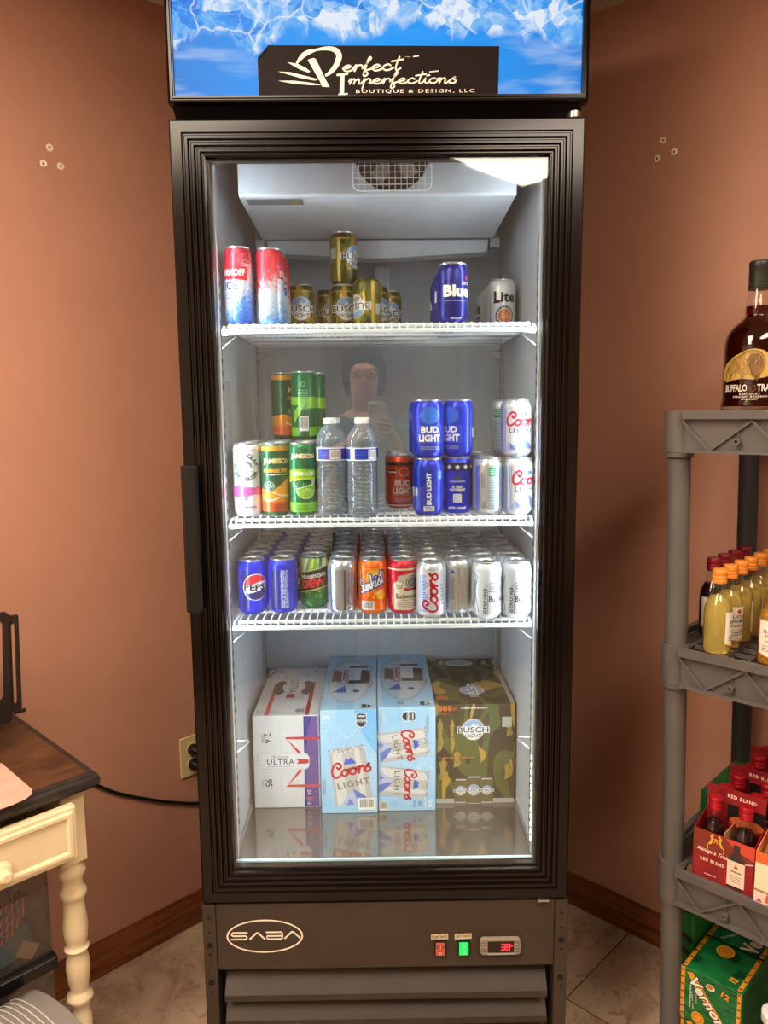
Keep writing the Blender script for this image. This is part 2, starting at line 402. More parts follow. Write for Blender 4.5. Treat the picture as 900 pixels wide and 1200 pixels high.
# ------------------------------------------------------------------ room shell
CORN = Vector((0.039, 1.141))                      # room corner behind the cooler
DL = Vector((-1, -1)) / S2; DR = Vector((1, -1)) / S2; HC = 2.44; LL, LR = 3.9, 5.2
def wall_seg(name, p, q, out, m, h=HC, t=0.08):
    b = MB(); a = [p, q, q + out * t, p + out * t]; b.prismz([(v.x, v.y) for v in a], 0, h); o = b.build(name, m); return struct(o)
pL = CORN + DL * LL; pR = CORN + DR * LR; pB = CORN + DL * LL + DR * LR
wall_seg('wall_left', CORN - DL * .08, pL, Vector((-1, 1)) / S2, M_WALL); wall_seg('wall_right', CORN - DR * .08, pR, Vector((1, 1)) / S2, M_WALL)
wall_seg('wall_rear', pL, pB, DL, M_WALL2); wall_seg('wall_front', pR, pB, DR, M_WALL2)
fl = MB(); fl.prismz([(v.x, v.y) for v in (CORN, pL, pB, pR)], -0.06, -0.0025); floor = struct(fl.build('floor', M_GROUT))
TS = 0.457; tb = MB(); tb.prismz([(0, 0), (TS - .004, 0), (TS - .004, TS - .004), (0, TS - .004)], -0.02, 0.0); tme = tb.mesh('floor_tile', M_TILE, bev=0.0015, seg=1)
# tile grid parallel to the walls: u = (x+y)/sqrt2 lines and v = (y-x)/sqrt2 lines
u0 = 1.18 / S2; v0 = 1.102 / S2; uoff = 0.70 / S2
# tile frame rotated 45 deg: local X -> (1,1)/s2 , local Y -> (-1,1)/s2
GU = 0.457
for i in range(-6, 3):
    for j in range(-9, 1):
        ux = 0.70 / S2 + i * GU; vy = v0 - GU + j * GU
        lo, hi = ux, ux + GU
        if lo > u0 - .01: continue
        cx = (ux * 1 - vy) / S2; cy = (ux + vy) / S2
        if (Vector((cx, cy)) - Vector((0, -.3))).length > 2.6: continue
        if hi > u0:
            cut = MB(); wv = u0 - lo - .002; cut.prismz([(0, 0), (wv, 0), (wv, TS - .004), (0, TS - .004)], -0.02, 0.0); me_ = cut.mesh('floor_tile', M_TILE, bev=0.0015, seg=1)
        else: me_ = tme
        obj('floor_tile', me_, floor, loc=(cx, cy, 0), rot=(0, 0, PI / 4))
ce = MB(); ce.prismz([(v.x, v.y) for v in (CORN, pL, pB, pR)], HC, HC + .06); struct(ce.build('ceiling', M_CEIL))
def baseboard(name, p, q, inn):
    d = (q - p).normalized(); prof = [(0, 0), (.014, 0), (.014, .058), (.012, .064), (.0125, .070), (.010, .078), (.006, .088), (.004, .092), (0, .092)]
    b = MB(); n = len(prof); vs = []
    L = (q - p).length
    for s in (0, L): vs += [(y, s, z) for y, z in prof]
    b.add(vs, [tuple(range(n)), tuple(reversed(range(n, 2 * n)))] + [(i, i + n, (i + 1) % n + n, (i + 1) % n) for i in range(n)])
    o = b.build(name, M_WOODX, smooth=True); o.matrix_world = Matrix(((inn.x, d.x, 0, p.x), (inn.y, d.y, 0, p.y), (0, 0, 1, 0), (0, 0, 0, 1))); return struct(o)
M_WOODX = noisy('oak_baseboard', (146, 82, 38), (92, 48, 20), 11, 0.36, 6, stretch=(6, .5, 7), dist=0.5, bstr=0.1)
baseboard('baseboard_left', CORN, pL, Vector((1, -1)) / S2); baseboard('baseboard_right', CORN, pR, Vector((-1, -1)) / S2)
baseboard('baseboard_rear', pL, pB, -DL); baseboard('baseboard_front', pR, pB, -DR)
# white door on the rear wall (seen mirrored in the cooler's glass)
dc = pL + DR * 3.2; dm = Matrix(((DR.x, DL.x, 0, dc.x), (DR.y, DL.y, 0, dc.y), (0, 0, 1, 0), (0, 0, 0, 1)))
db = MB(); db.box(-.42, .42, -.035, -.001, 0.005, 2.03); dr = struct(db.build('door_1', mat('white_door', (236, 228, 210), .5), bev=.003)); dr.matrix_world = dm
for (x0, x1, z0, z1) in ((-.34, -.04, .2, .9), (.04, .34, .2, .9), (-.34, -.04, 1.05, 1.9), (.04, .34, 1.05, 1.9)):
    MB().frame(x0, x1, z0, z1, [(0, -.036), (.02, -.045), (.03, -.036)]).build('door_panel', MATS['white_door'], dr)
kb = MB(); kb.lathe([(.012, 0), (.012, .03), (.026, .04), (.028, .055), (.018, .065)], 16); k = kb.build('door_knob', M_STEEL, dr, smooth=True); k.location = (.36, -.035, 1.0); k.rotation_euler = (PI / 2, 0, 0)
tr_ = struct(MB().frame(-.5, .5, -.09, 2.11, [(0, -.02), (.075, -.012), (.075, 0), (0, 0)]).build('trim_1', mat('white_door', (236, 228, 210), .5))); tr_.matrix_world = dm

# ------------------------------------------------------------------ ceiling troffers: the room's lamps
M_DIFF = mat('troffer_diffuser', (250, 240, 220), 0.6, emit=(255, 236, 213), estr=CEIL_W)
def troffer(cx, cy, rz, label):
    t = thing('ceiling_light', label, 'ceiling light', (cx, cy, HC), rz, 'recessed ceiling troffers')
    MB().box(-.30, .30, -.60, .60, -.012, -.004).build('diffuser', M_DIFF, t)
    f = MB()
    for b in ((-.32, -.30, -.62, .62), (.30, .32, -.62, .62), (-.30, .30, -.62, -.60), (-.30, .30, .60, .62)): f.box(*b, -.016, -.001)
    f.build('frame', M_WHITEPL, t)
troffer(0.86, -1.36, -PI / 4, 'lit rectangular ceiling troffer mirrored at the upper right of the cooler glass')
troffer(-0.58, -1.02, -PI / 4, 'lit rectangular ceiling troffer nearest the desk')
troffer(-1.45, -1.75, -PI / 4, 'lit rectangular ceiling troffer above the left side of the room')

# ------------------------------------------------------------------ beverage cooler
FR = thing('beverage_cooler', 'tall black upright beverage cooler with lit glass door in the corner', 'refrigerator', (0, 0, 0))
ZT, ZB = 1.967, 0.439
b = MB()
b.box(-.378, -.336, .06, .70, .05, 2.32); b.box(.336, .378, .06, .70, .05, 2.32); b.box(-.336, .336, .688, .70, .05, 2.32); b.box(-.336, .336, .06, .688, 2.075, 2.32)
b.box(-.336, .336, .06, .688, .05, .465); b.box(-.336, .336, .06, .075, 1.945, 2.075)
body = b.build('cabinet_body', M_BLACK, FR)
ft = MB()
for x in (-.33, .33):
    for y in (.12, .64): f = MB(); f.lathe([(.02, 0), (.02, .03), (.01, .035), (.01, .05)], 12, x, y); f.build('foot', M_BLKPL, FR)
# liner: side walls, back, top, floor pan, front jambs
MB().box(-.336, -.327, .0605, .688, .465, 2.075).build('liner_wall', M_LINER, FR); MB().box(.327, .336, .0605, .688, .465, 2.075).build('liner_wall', M_LINER, FR)
MB().box(-.327, .327, .680, .688, .465, 2.075).build('liner_back', M_LINER, FR)
MB().box(-.327, .327, .0755, .680, 2.062, 2.075).build('liner_top', M_LINER, FR)
MB().box(-.327, .327, .0605, .0755, 1.918, 1.945).build('liner_lintel', M_LINER, FR)
fp = MB(); fp.box(-.327, .327, .085, .680, .4655, .483); fp.build('floor_pan', mat('polished_floor_pan', (150, 144, 136), 0.09, 0.75), FR, bev=.002)
MB().box(-.327, .327, .0605, .0845, .4655, .474).build('liner_sill', M_WHITEPL, FR)
MB().box(-.32, .32, .078, .0848, .474, .4845).build('floor_pan_edge', mat('pale_edge', (205, 228, 226), .3), FR)
for s in (-1, 1):   # coved corner strip at floor
    MB().prismx([(.09, .483), (.68, .483), (.68, .49), (.09, .49)], s * .327 - (0.006 if s > 0 else 0), s * .327 + (0 if s > 0 else .006)).build('floor_trim', M_LINERG, FR)
# pilasters with slots
for s in (-1, 1):
    for y, nm in ((.112, 'f'), (.572, 'r')):
        p = MB(); p.box(min(s * .318, s * .327), max(s * .318, s * .327), y - .009, y + .009, .52, 1.79); po = p.build('pilaster', M_PIL, FR)
        sl = MB()
        for i in range(48):
            z = .55 + i * .0254; sl.box(min(s * .3175, s * .3185), max(s * .3175, s * .3185), y - .0035, y + .0035, z, z + .011)
        sl.build('slots', M_DARK, po, kind='stuff')
# LED strips on both jambs
M_LED = mat('led_diffuser', (240, 248, 255), 0.5, emit=(236, 243, 255), estr=LED_W)
M_LEDDOT = mat('led_chip', (255, 255, 255), 0.5, emit=(240, 246, 255), estr=6)
for s in (-1, 1):
    h = MB(); h.prismz([(s * .327, .062), (s * .327, .092), (s * .3174, .092), (s * .3174, .0735), (s * .3125, .0735), (s * .3125, .062)], .50, 1.91); ho = h.build('light_strip', M_LINER, FR)
    e = MB(); e.add([(s * .3174, .0915, .52), (s * .3174, .0915, 1.90), (s * .3174, .0745, 1.90), (s * .3174, .0745, .52)], [(0, 1, 2, 3)])
    o = obj('led_diffuser', e.mesh('led_diffuser', M_LED), ho); o.location = (-s * .0004, .0002, 0)
    if s > 0:
        c = MB()
        for i in range(12):
            z = .53 + i * .0165; c.box(.3108, .3124, .0640, .0700, z, z + .008)
        c.build('led_chips', M_LEDDOT, ho, kind='stuff')
# evaporator cover
ev = MB(); EP = [(.15, 2.06), (.15, 1.877), (.155, 1.873), (.462, 1.857), (.462, 2.06)]
ev.prismx(EP, -.281, .281); evo = ev.build('evaporator_cover', M_LINER, FR, bev=.003)
MB().prism([(-.270, 1.855), (.270, 1.855), (.265, 1.825), (.03, 1.812), (-.02, 1.812), (-.265, 1.825)], .462, .52).build('drip_tray', M_LINER, FR, bev=.002)
for s in (-1, 1): MB().box(s * .285 - .012, s * .285 + .012, .462, .50, 1.836, 1.859).build('mounting_bracket', M_LINERG, FR, bev=.002)
MB().box(-.008, .032, .655, .680, 1.755, 1.828).build('sensor_box', M_WHITEPL, FR, bev=.004)
for x in (-.028, .052): f = MB(); f.lathe([(.006, 0), (.006, .003), (.003, .005)], 10); o = f.build('screw', M_STEEL, FR); o.location = (x, .68, 1.762); o.rotation_euler = (PI / 2, 0, 0)
# fan opening and guard
fn = MB(); fn.lathe([(.076, 0), (.076, .004), (.070, .004), (.070, 0)], 40, cap=False); o = fn.build('fan_ring', M_DARK, evo, smooth=True); o.location = (.029, .1495, 1.957); o.rotation_euler = (PI / 2, 0, 0)
fd = MB(); fd.lathe([(.070, 0), (.070, .0006)], 40); o = fd.build('fan_opening', mat('fan_shadow', (70, 58, 48), .8), evo); o.location = (.029, .1498, 1.957); o.rotation_euler = (PI / 2, 0, 0)
for k in range(5):
    a = k * 2 * PI / 5 + .3; q = MB(); P = []
    for t, w in ((.016, -.3), (.06, -.16), (.067, .32), (.04, .5), (.016, .3)): P.append((.029 + t * math.cos(a + w), 1.957 + t * math.sin(a + w)))
    q.prism(P, .1465, .1478); q.build('fan_blade', mat('fan_blade', (170, 158, 142), .5), evo)
q = MB(); q.lathe([(.018, 0), (.018, .004), (.012, .006)], 20); o = q.build('fan_hub', mat('fan_blade', (170, 158, 142), .5), evo, smooth=True); o.location = (.029, .1485, 1.957); o.rotation_euler = (PI / 2, 0, 0)
g = MB(); gx0, gx1, gz0, gz1 = -.0495, .1075, 1.881, 2.035; rr = .014
loop = []
for cx, cz, a0 in ((gx1 - rr, gz1 - rr, 0), (gx0 + rr, gz1 - rr, PI / 2), (gx0 + rr, gz0 + rr, PI), (gx1 - rr, gz0 + rr, 1.5 * PI)):
    loop += [(cx + rr * math.cos(a0 + t * PI / 8), .142, cz + rr * math.sin(a0 + t * PI / 8)) for t in range(5)]
g.tube(loop, .0016, 6, True)
for i in range(1, 13): x = gx0 + i * (gx1 - gx0) / 13; g.tube([(x, .1425, gz0), (x, .1425, gz1)], .0010, 4)
for i in range(1, 13): z = gz0 + i * (gz1 - gz0) / 13; g.tube([(gx0, .1410, z), (gx1, .1410, z)], .0010, 4)
for x in (gx0 + .018, gx1 - .018):
    for z in (gz0 + .018, gz1 - .018): g.tube([(x + .005 * math.cos(t * PI / 5), .1415, z + .005 * math.sin(t * PI / 5)) for t in range(10)], .0012, 4, True); g.tube([(x, .143, z), (x, .15, z)], .003, 6)
g.build('fan_guard', M_WHITEPL, evo)
pr = Pr(1); pr.rect(0, 0, .115, .036, (112, 112, 112)); pr.fine(.003, .005, .078, .033, 6, (40, 40, 44), .55, 3); pr.poly([(.085, .006), (.108, .006), (.0965, .026)], (150, 125, 60)); pr.fine(.085, .028, .11, .034, 1, (70, 70, 74))
ty = Vector((0, 1, -.0521)).normalized()
place_print('warning_label', pr, Vector((-.268, .200, 1.8705)) + Vector((0, 0, 0)), (1, 0, 0), -ty, evo, off=.0006, label='grey printed warning sticker')
# caution sheet on left wall
pr = Pr(1); pr.rect(0, 0, .10, .19, (178, 184, 190))
for zz, n in ((.152, 2), (.118, 3), (.09, 2), (.068, 2), (.01, 4)): pr.fine(.008, zz, .09, zz + .024, n, (66, 74, 88), .5, int(zz * 999))
place_print('instruction_sheet', pr, (-.3265, .135, 1.32), (0, 1, 0), (0, 0, 1), FR, off=.0003, label='printed instruction sheet on the inner wall')
# header light box
hb = MB(); hb.box(-.372, .374, .012, .30, 2.0, 2.32); hb.build('header_box', M_BLACK, FR)
hf = MB(); hf.frame(-.3755, .3805, 1.9935, 2.33, [(0, .02), (0, .002), (.001, -.004), (.004, -.006), (.005, -.003), (.0065, -.003), (.0075, -.006), (.0095, -.006), (.0105, -.003), (.012, -.003), (.0125, .004), (.0125, .02)])
hfo = hf.build('header_frame', M_BLACKGLOSS, FR)
uc = MB(); uc.prismx([(.012, 1.9935), (.03, 1.985), (.055, 1.967), (.0595, 1.95), (.0595, 2.0), (.012, 2.0)], -.372, .374); uc.build('header_underside', M_DARK, FR, smooth=True)
def ice():
    m = mat('ice_print', (20, 20, 24), 0.5, 0, .12); v = coords(m)
    wn = nd(m, 'ShaderNodeTexNoise'); wn.inputs['Scale'].default_value = 9; wn.inputs['Detail'].default_value = 5; lk(m, v, wn.inputs['Vector'])
    wm = nd(m, 'ShaderNodeVectorMath', operation='MULTIPLY_ADD'); wm.inputs[1].default_value = (.09, .09, .09); lk(m, wn.outputs['Color'], wm.inputs[0]); lk(m, v, wm.inputs[2]); wv = wm.outputs[0]
    def vor(feat, sc, vec):
        q = nd(m, 'ShaderNodeTexVoronoi', feature=feat); q.inputs['Scale'].default_value = sc; lk(m, vec, q.inputs['Vector']); return q
    def cell(sc, vec):
        q = nd(m, 'ShaderNodeSeparateColor'); lk(m, vor('F1', sc, vec).outputs['Color'], q.inputs[0]); return q.outputs[0]
    n2 = noise(m, wv, 16, 5, .4, .55); n3 = noise(m, wv, 55, 4, .5, .6)
    acc = math_(m, 'MULTIPLY', cell(11, wv), .34)
    for q, w in ((cell(27, wv), .30), (cell(60, wv), .16), (n2, .55), (n3, .30)): acc = math_(m, 'ADD', acc, math_(m, 'MULTIPLY', q, w))
    icec = ramp(m, acc, [(.52, (4, 104, 216)), (.72, (30, 146, 238)), (.86, (116, 182, 242)), (.96, (180, 208, 244)), (1.0, (222, 232, 246))])
    line = ramp(m, vor('DISTANCE_TO_EDGE', 11, wv).outputs['Distance'], [(0, (255, 255, 255)), (.025, (70, 70, 70)), (.06, (0, 0, 0))])
    line2 = ramp(m, vor('DISTANCE_TO_EDGE', 27, wv).outputs['Distance'], [(0, (170, 170, 170)), (.04, (0, 0, 0))])
    icec = mixc(m, math_(m, 'MULTIPLY', line, .8), icec, (232, 240, 252)); icec = mixc(m, math_(m, 'MULTIPLY', line2, .6), icec, (214, 228, 248))
    xyz = nd(m, 'ShaderNodeSeparateXYZ'); lk(m, v, xyz.inputs[0])
    z, x = xyz.outputs[2], xyz.outputs[0]
    big = noise(m, coords(m, (1, 1, .35)), 9, 4, .8)
    ax = math_(m, 'ABSOLUTE', x, 0)
    edge = math_(m, 'ADD', math_(m, 'ADD', z, math_(m, 'MULTIPLY', math_(m, 'SUBTRACT', big, .5), .16)), math_(m, 'MULTIPLY', math_(m, 'POWER', ax, 2.0), .12))
    mr = nd(m, 'ShaderNodeMapRange'); mr.inputs[1].default_value = 2.104; mr.inputs[2].default_value = 2.122; lk(m, edge, mr.inputs[0])
    cl = noise(m, coords(m, (1, 1, 4.5)), 5, 3)
    gx = math_(m, 'POWER', math_(m, 'DIVIDE', ax, .37), 2.0)
    base = mixc(m, gx, (0, 152, 246), (34, 128, 218))
    sky = mixc(m, math_(m, 'MULTIPLY', ramp(m, cl, [(.52, (0, 0, 0)), (.7, (255, 255, 255))]), math_(m, 'ADD', math_(m, 'MULTIPLY', gx, .8), .12)), base, (180, 205, 240))
    c = mixc(m, mr.outputs[0], sky, icec)
    lk(m, c, bsdf(m).inputs['Emission Color']); bsdf(m).inputs['Emission Strength'].default_value = SIGN_W; bsdf(m).inputs['Base Color'].default_value = (.01, .01, .012, 1); return m
hp = MB(); hp.box(-.363, .3685, .004, .011, 2.0055, 2.3185); hpo = hp.build('header_panel', ice(), FR); hpo['label'] = 'backlit blue panel printed with ice cubes'
# sticker with the shop's lettering
k_ = .4331 / 284
sk = Pr(k_)
def Z1(x, y): return (296 + x / 6, -(45 + y / 6))
def Z2(x, y): return (440 + x / 6, -(45 + y / 6))
INK = (250, 236, 220)
sk.poly([(301, -66), (314, -52), (585, -54.5), (584, -108.7), (301.5, -108.7)], (30, 23, 21))
sk.poly([(301, -66), (314, -52), (312, -60), (306, -66)], (8, 7, 7))
bw_ = [Z1(*p) for p in ((308, 158), (360, 105), (440, 76), (530, 66), (585, 82), (604, 118), (585, 172), (545, 220), (505, 246))]
sk.stroke(catmull(bw_, 6)[:22], 2.6, INK); sk.stroke(catmull(bw_, 6)[12:], 6.6, INK, taper=True); sk.stroke(catmull(bw_, 6)[:14], 5.4, INK, taper=True)
sk.poly([Z1(*p) for p in ((383, 140), (425, 128), (440, 135), (505, 270), (535, 322), (480, 318), (470, 290))], INK)
for P in (((238, 155), (310, 166), (370, 195), (400, 218), (385, 224), (330, 205)), ((172, 216), (260, 222), (380, 250), (455, 270), (430, 278), (320, 258)), ((172, 278), (280, 278), (400, 292), (480, 308), (400, 308), (280, 298))):
    sk.poly([Z1(*p) for p in P], INK)
sk.poly([Z1(*p) for p in ((610, 236), (640, 236), (634, 372), (604, 376))], INK); sk.poly([Z1(*p) for p in ((582, 240), (600, 230), (668, 232), (664, 242), (588, 250))], INK); sk.poly([Z1(*p) for p in ((584, 380), (600, 366), (662, 362), (660, 372), (592, 384))], INK)
sk.script('erfect', 400, -81.6, 68, 6.6, 1.9, INK, rot=.02, shear=.1); sk.script('mperfections', 407.5, -95.6, 127, 5.8, 1.8, INK, rot=.004, shear=.1)
sk.stroke([(474.5, -65.9), (480, -66.2)], .7, (170, 160, 150)); sk.stroke([(484, -65.8), (490, -65.3)], 1.2, INK); sk.stroke([(503, -82.8), (513, -81.8)], 1.3, INK)
sk.text('BOUTIQUE & DESIGN, LLC', 486, -104.2, 140, 4.6, INK, bold=.006, spacing=1.25)
so = place_print('sticker', sk, Vector((-.2134, .0036, 2.0892)) - Vector((301, 0, -54)) * k_, (1, 0, 0), (0, 0, 1), hpo, print_mat('vinyl_sticker', .6, 0, .12), off=.0003, label='black sticker with flowing pale lettering')
# door
DP = [(0, .045), (0, .003), (.003, 0), (.0215, 0), (.0235, .004), (.0255, .004), (.0275, .001), (.0320, .001), (.0345, .0065), (.0365, .0065), (.0385, .0035), (.0425, .0035), (.045, .009), (.047, .009), (.049, .006), (.053, .006), (.0555, .011), (.0575, .011), (.0590, .0085), (.0615, .0095), (.0625, .016), (.0625, .045)]
dfm = MB().frame(-.3769, .3768, ZB, ZT, DP); door = dfm.build('door_frame', M_BLACKGLOSS, FR)
MB().box(-.3144, .3143, .0165, .0205, ZB + .0625, ZT - .0625).build('door_glass', M_GLASS, door)
MB().box(-.3144, .3143, .0330, .0370, ZB + .0625, ZT - .0625).build('door_glass', M_GLASS, door)
MB().frame(-.3144, .3143, ZB + .0625, ZT - .0625, [(0, .0206), (.0045, .0206), (.0045, .0329), (0, .0329)]).build('glass_spacer', M_BLKPL, door)
MB().frame(-.366, .366, ZB + .012, ZT - .012, [(0, .045), (.02, .045), (.02, .0598), (0, .0598)]).build('gasket', M_BLKPL, door)
hd = MB(); hd.prismz([(-.3775, .012), (-.3775, -.020), (-.372, -.026), (-.350, -.026), (-.346, -.018), (-.352, -.0005), (-.3769, -.0005)], 1.062, 1.343); hd.build('handle', M_BLKPL, door, bev=.003)
hg = MB(); hg.lathe([(.008, 0), (.008, .008), (.012, .008), (.012, .018), (.006, .022)], 16); o = hg.build('hinge_pin', M_STEEL, FR, smooth=True); o.location = (.362, .03, ZT)
MB().box(.275, .345, .042, .058, 1.971, 1.984).build('hinge_plate', mat('worn_steel', (120, 108, 92), .4, .8), FR, bev=.002)
MB().box(.32, .372, .02, .05, ZT + .0005, ZT + .006).build('hinge_arm', M_STEEL, FR, bev=.001)
MB().box(.315, .338, -.004, .012, .4345, .4385).build('hinge_foot', M_STEEL, FR)
# lower control panel, posts, louvres
cp = MB(); cp.box(-.352, .352, .006, .059, .285, .4335); cpo = cp.build('control_panel', M_PANEL, FR, bev=.0015)
for s in (-1, 1):
    p = MB(); p.box(min(s * .3525, s * .380), max(s * .3525, s * .380), .004, .059, .05, .4335); po = p.build('base_post', M_PANEL, FR, bev=.002)
    for z, r in ((.405, .003), (.372, .0025), (.343, .0065), (.322, .003), (.258, .0065), (.236, .0025)):
        h = MB(); h.lathe([(r, 0), (r, .0008)], 14); o = h.build('hole', M_DARK, po); o.location = (s * .3665, .0038, z); o.rotation_euler = (PI / 2, 0, 0)
for zt in (.285, .226, .168, .110):
    s_ = MB(); zl = zt - .0605
    s_.prismx([(.052, zt - .004), (.006, zl), (.004, zl), (.004, zl - .012), (.006, zl - .012), (.0075, zl - .001), (.054, zt - .006)], -.340, .340); s_.build('louvre', M_PANEL, FR)
MB().box(-.352, .352, .0555, .059, .05, .2845).build('louvre_backing', M_DARK, FR)
lg = Pr(1); cxl, czl = 0, 0; WH = (248, 234, 214)
lg.ring(0, 0, .0796, .0376, .0034, WH, 56)
def bar(P, w=.0036): lg.stroke(P, w, WH)
bar([(-.037, .0085), (-.066, .0085), (-.0685, .006), (-.0685, .0035), (-.066, .0012), (-.040, .0012), (-.0375, -.001), (-.0375, -.004), (-.040, -.0065), (-.0695, -.0065)])
bar([(-.031, -.006), (-.0165, .008), (-.014, .008), (-.0005, -.006)])
bar([(.004, .009), (.034, .009), (.0365, .007), (.0365, -.004), (.034, -.0065), (.007, -.0065), (.0045, -.004), (.0045, .0005), (.0365, .0005)])
bar([(.042, -.005), (.0565, .0095), (.059, .0095), (.073, -.0045)])
place_print('logo', lg, (-.252, .006, .3605), (1, 0, 0), (0, 0, 1), cpo, mat_ if False else PM_PAPER, off=.0003, label='white oval logo lettering')
for x, nm, txt, col in ((.1135, 'power_switch', 'Power Switch', (190, 84, 68)), (.1625, 'light_switch', 'Light Switch', (20, 190, 90))):
    w = MB(); w.box(x - .0125, x + .0125, .001, .006, .3135, .345); wo = w.build(nm + '_bezel', M_BLKPL, cpo, bev=.001)
    r = MB(); r.prismx([(.001, .316), (.001, .343), (-.004, .343), (-.0005, .330), (-.0005, .328), (-.002, .316)], x - .0095, x + .0095)
    ro = r.build(nm, mat(nm + '_cap', col, .35, emit=col if 'light' in nm else None, estr=1.1), cpo); ro['label'] = 'red rocker switch' if 'power' in nm else 'lit green rocker switch'
    p = Pr(1); p.stroke([(0, .004), (0, .009)], .0012, (240, 225, 215)); p.ring(0, -.008, .0028, .0028, .0009, (240, 225, 215), 14); place_print('rocker_mark', p, (x, -.0046, .3305), (1, 0, 0), (0, 0, 1), cpo)
    p = Pr(1); p.rect(-.0178, -.0062, .0178, .0062, (206, 190, 164)); p.text(txt, 0, .0004, .032, .0078, (60, 50, 42), bold=.01)
    place_print('paper_label', p, (x - .001, .006, .3535), (1, 0, .03), (-.03, 0, 1), cpo, off=.0004)
ctl = MB(); ctl.prism([(.197, .320), (.202, .3165), (.2755, .3165), (.2800, .320), (.2815, .3345), (.2800, .349), (.2755, .3525), (.202, .3525), (.197, .349), (.1960, .3345)], -.004, .006); cto = ctl.build('thermostat', mat('pewter_plastic', (150, 138, 122), .35), cpo, bev=.0015)
p = Pr(1); p.rect(.2115, .3225, .2665, .348, (38, 26, 22)); p.rect(.211, .3175, .267, .3205, (176, 184, 186)); p.fine(.212, .318, .266, .3203, 1, (90, 90, 90))
for x in (.2015, .2715):
    for z in (.341, .327): p.rect(x - .003, z - .0035, x + .005, z + .0045, (96, 88, 78)); p.rect(x - .0015, z - .001, x + .003, z + .002, (190, 180, 164))
place_print('display_panel', p, (0, -.004, 0), (1, 0, 0), (0, 0, 1), cto, off=.0003)
p = Pr(1); RD = (255, 40, 60)
def seg7(x, z, on, w=.0068, h=.0128):
    S = {'a': ((0, h), (w, h)), 'g': ((0, h / 2), (w, h / 2)), 'd': ((0, 0), (w, 0)), 'f': ((0, h), (0, h / 2)), 'e': ((0, h / 2), (0, 0)), 'b': ((w, h), (w, h / 2)), 'c': ((w, h / 2), (w, 0))}
    for s in on: (x0, z0), (x1, z1) = S[s]; p.stroke([(x + x0 + z0 * .12, z + z0), (x + x1 + z1 * .12, z + z1)], .0017, RD)
seg7(.2395, .3288, 'abgcd'); seg7(.2500, .3288, 'abcdefg'); p.stroke([(.2605, .338), (.2632, .338)], .0017, RD)
place_print('display_digits', p, (0, -.0046, 0), (1, 0, 0), (0, 0, 1), cto, PM_GLOW, off=.0003, label='glowing red digits 38')

# ------------------------------------------------------------------ wire shelves
SH = (1.620, 1.227, 1.010)
def shelf(z, label):
    t = thing('wire_shelf', label, 'shelf', (0, 0, z), 0, 'white wire shelves in the cooler')
    w = MB(); n = 38
    for i in range(n):
        x = -.300 + .600 * i / (n - 1)
        w.tube([(x, .575, -.0014), (x, .116, -.0014), (x, .1085, -.004), (x, .1055, -.0145)], .0018, 5)
    w.build('wire_grid', M_SHELFW, t, kind='stuff')
    for nm, y, zz, r, xh in (('front_rail', .1040, -.0170, .0046, .3145), ('upper_front_rail', .1125, -.0062, .0040, .3035)):
        MB().tube([(-xh, y, zz), (xh, y, zz)], r, 8).build(nm, M_SHELFW, t, smooth=True)
    for y in (.20, .295, .39, .485): MB().tube([(-.3125, y, -.0062), (.3125, y, -.0070)], .0040, 8).build('cross_rod', M_SHELFW, t, smooth=True)
    MB().tube([(-.3125, .574, -.0062), (.3125, .574, -.0062)], .0032, 8).build('rear_rail', M_SHELFW, t, smooth=True)
    for s in (-1, 1): MB().tube([(s * .312, .1045, -.0128), (s * .312, .115, -.0065), (s * .312, .574, -.0065)], .0030, 8).build('side_rail', M_SHELFW, t, smooth=True)
    for s in (-1, 1):
        for y in (.112, .572):
            c = MB(); c.tube([(s * .319, y, z - .0225), (s * .292, y, z - .0225), (s * .289, y, z - .0265), (s * .318, y, z - .050)], .0018, 6); c.tube([(s * .319, y, z - .0225), (s * .319, y, z - .052)], .0018, 6); c.build('shelf_clip', M_STEEL, FR)
    return t
shelf(SH[0], 'top white wire shelf holding tall cans and olive beer cans'); shelf(SH[1], 'middle white wire shelf holding water bottles and stacked cans'); shelf(SH[2], 'lowest white wire shelf packed with rows of cans above the boxes')
for s in (-1, 1):   # unused clips in the bottom bay
    for y in (.112, .572):
        c = MB(); zc = .742; c.tube([(s * .319, y, zc), (s * .292, y, zc), (s * .289, y, zc - .004), (s * .318, y, zc - .028)], .0018, 6); c.build('shelf_clip', M_STEEL, FR)

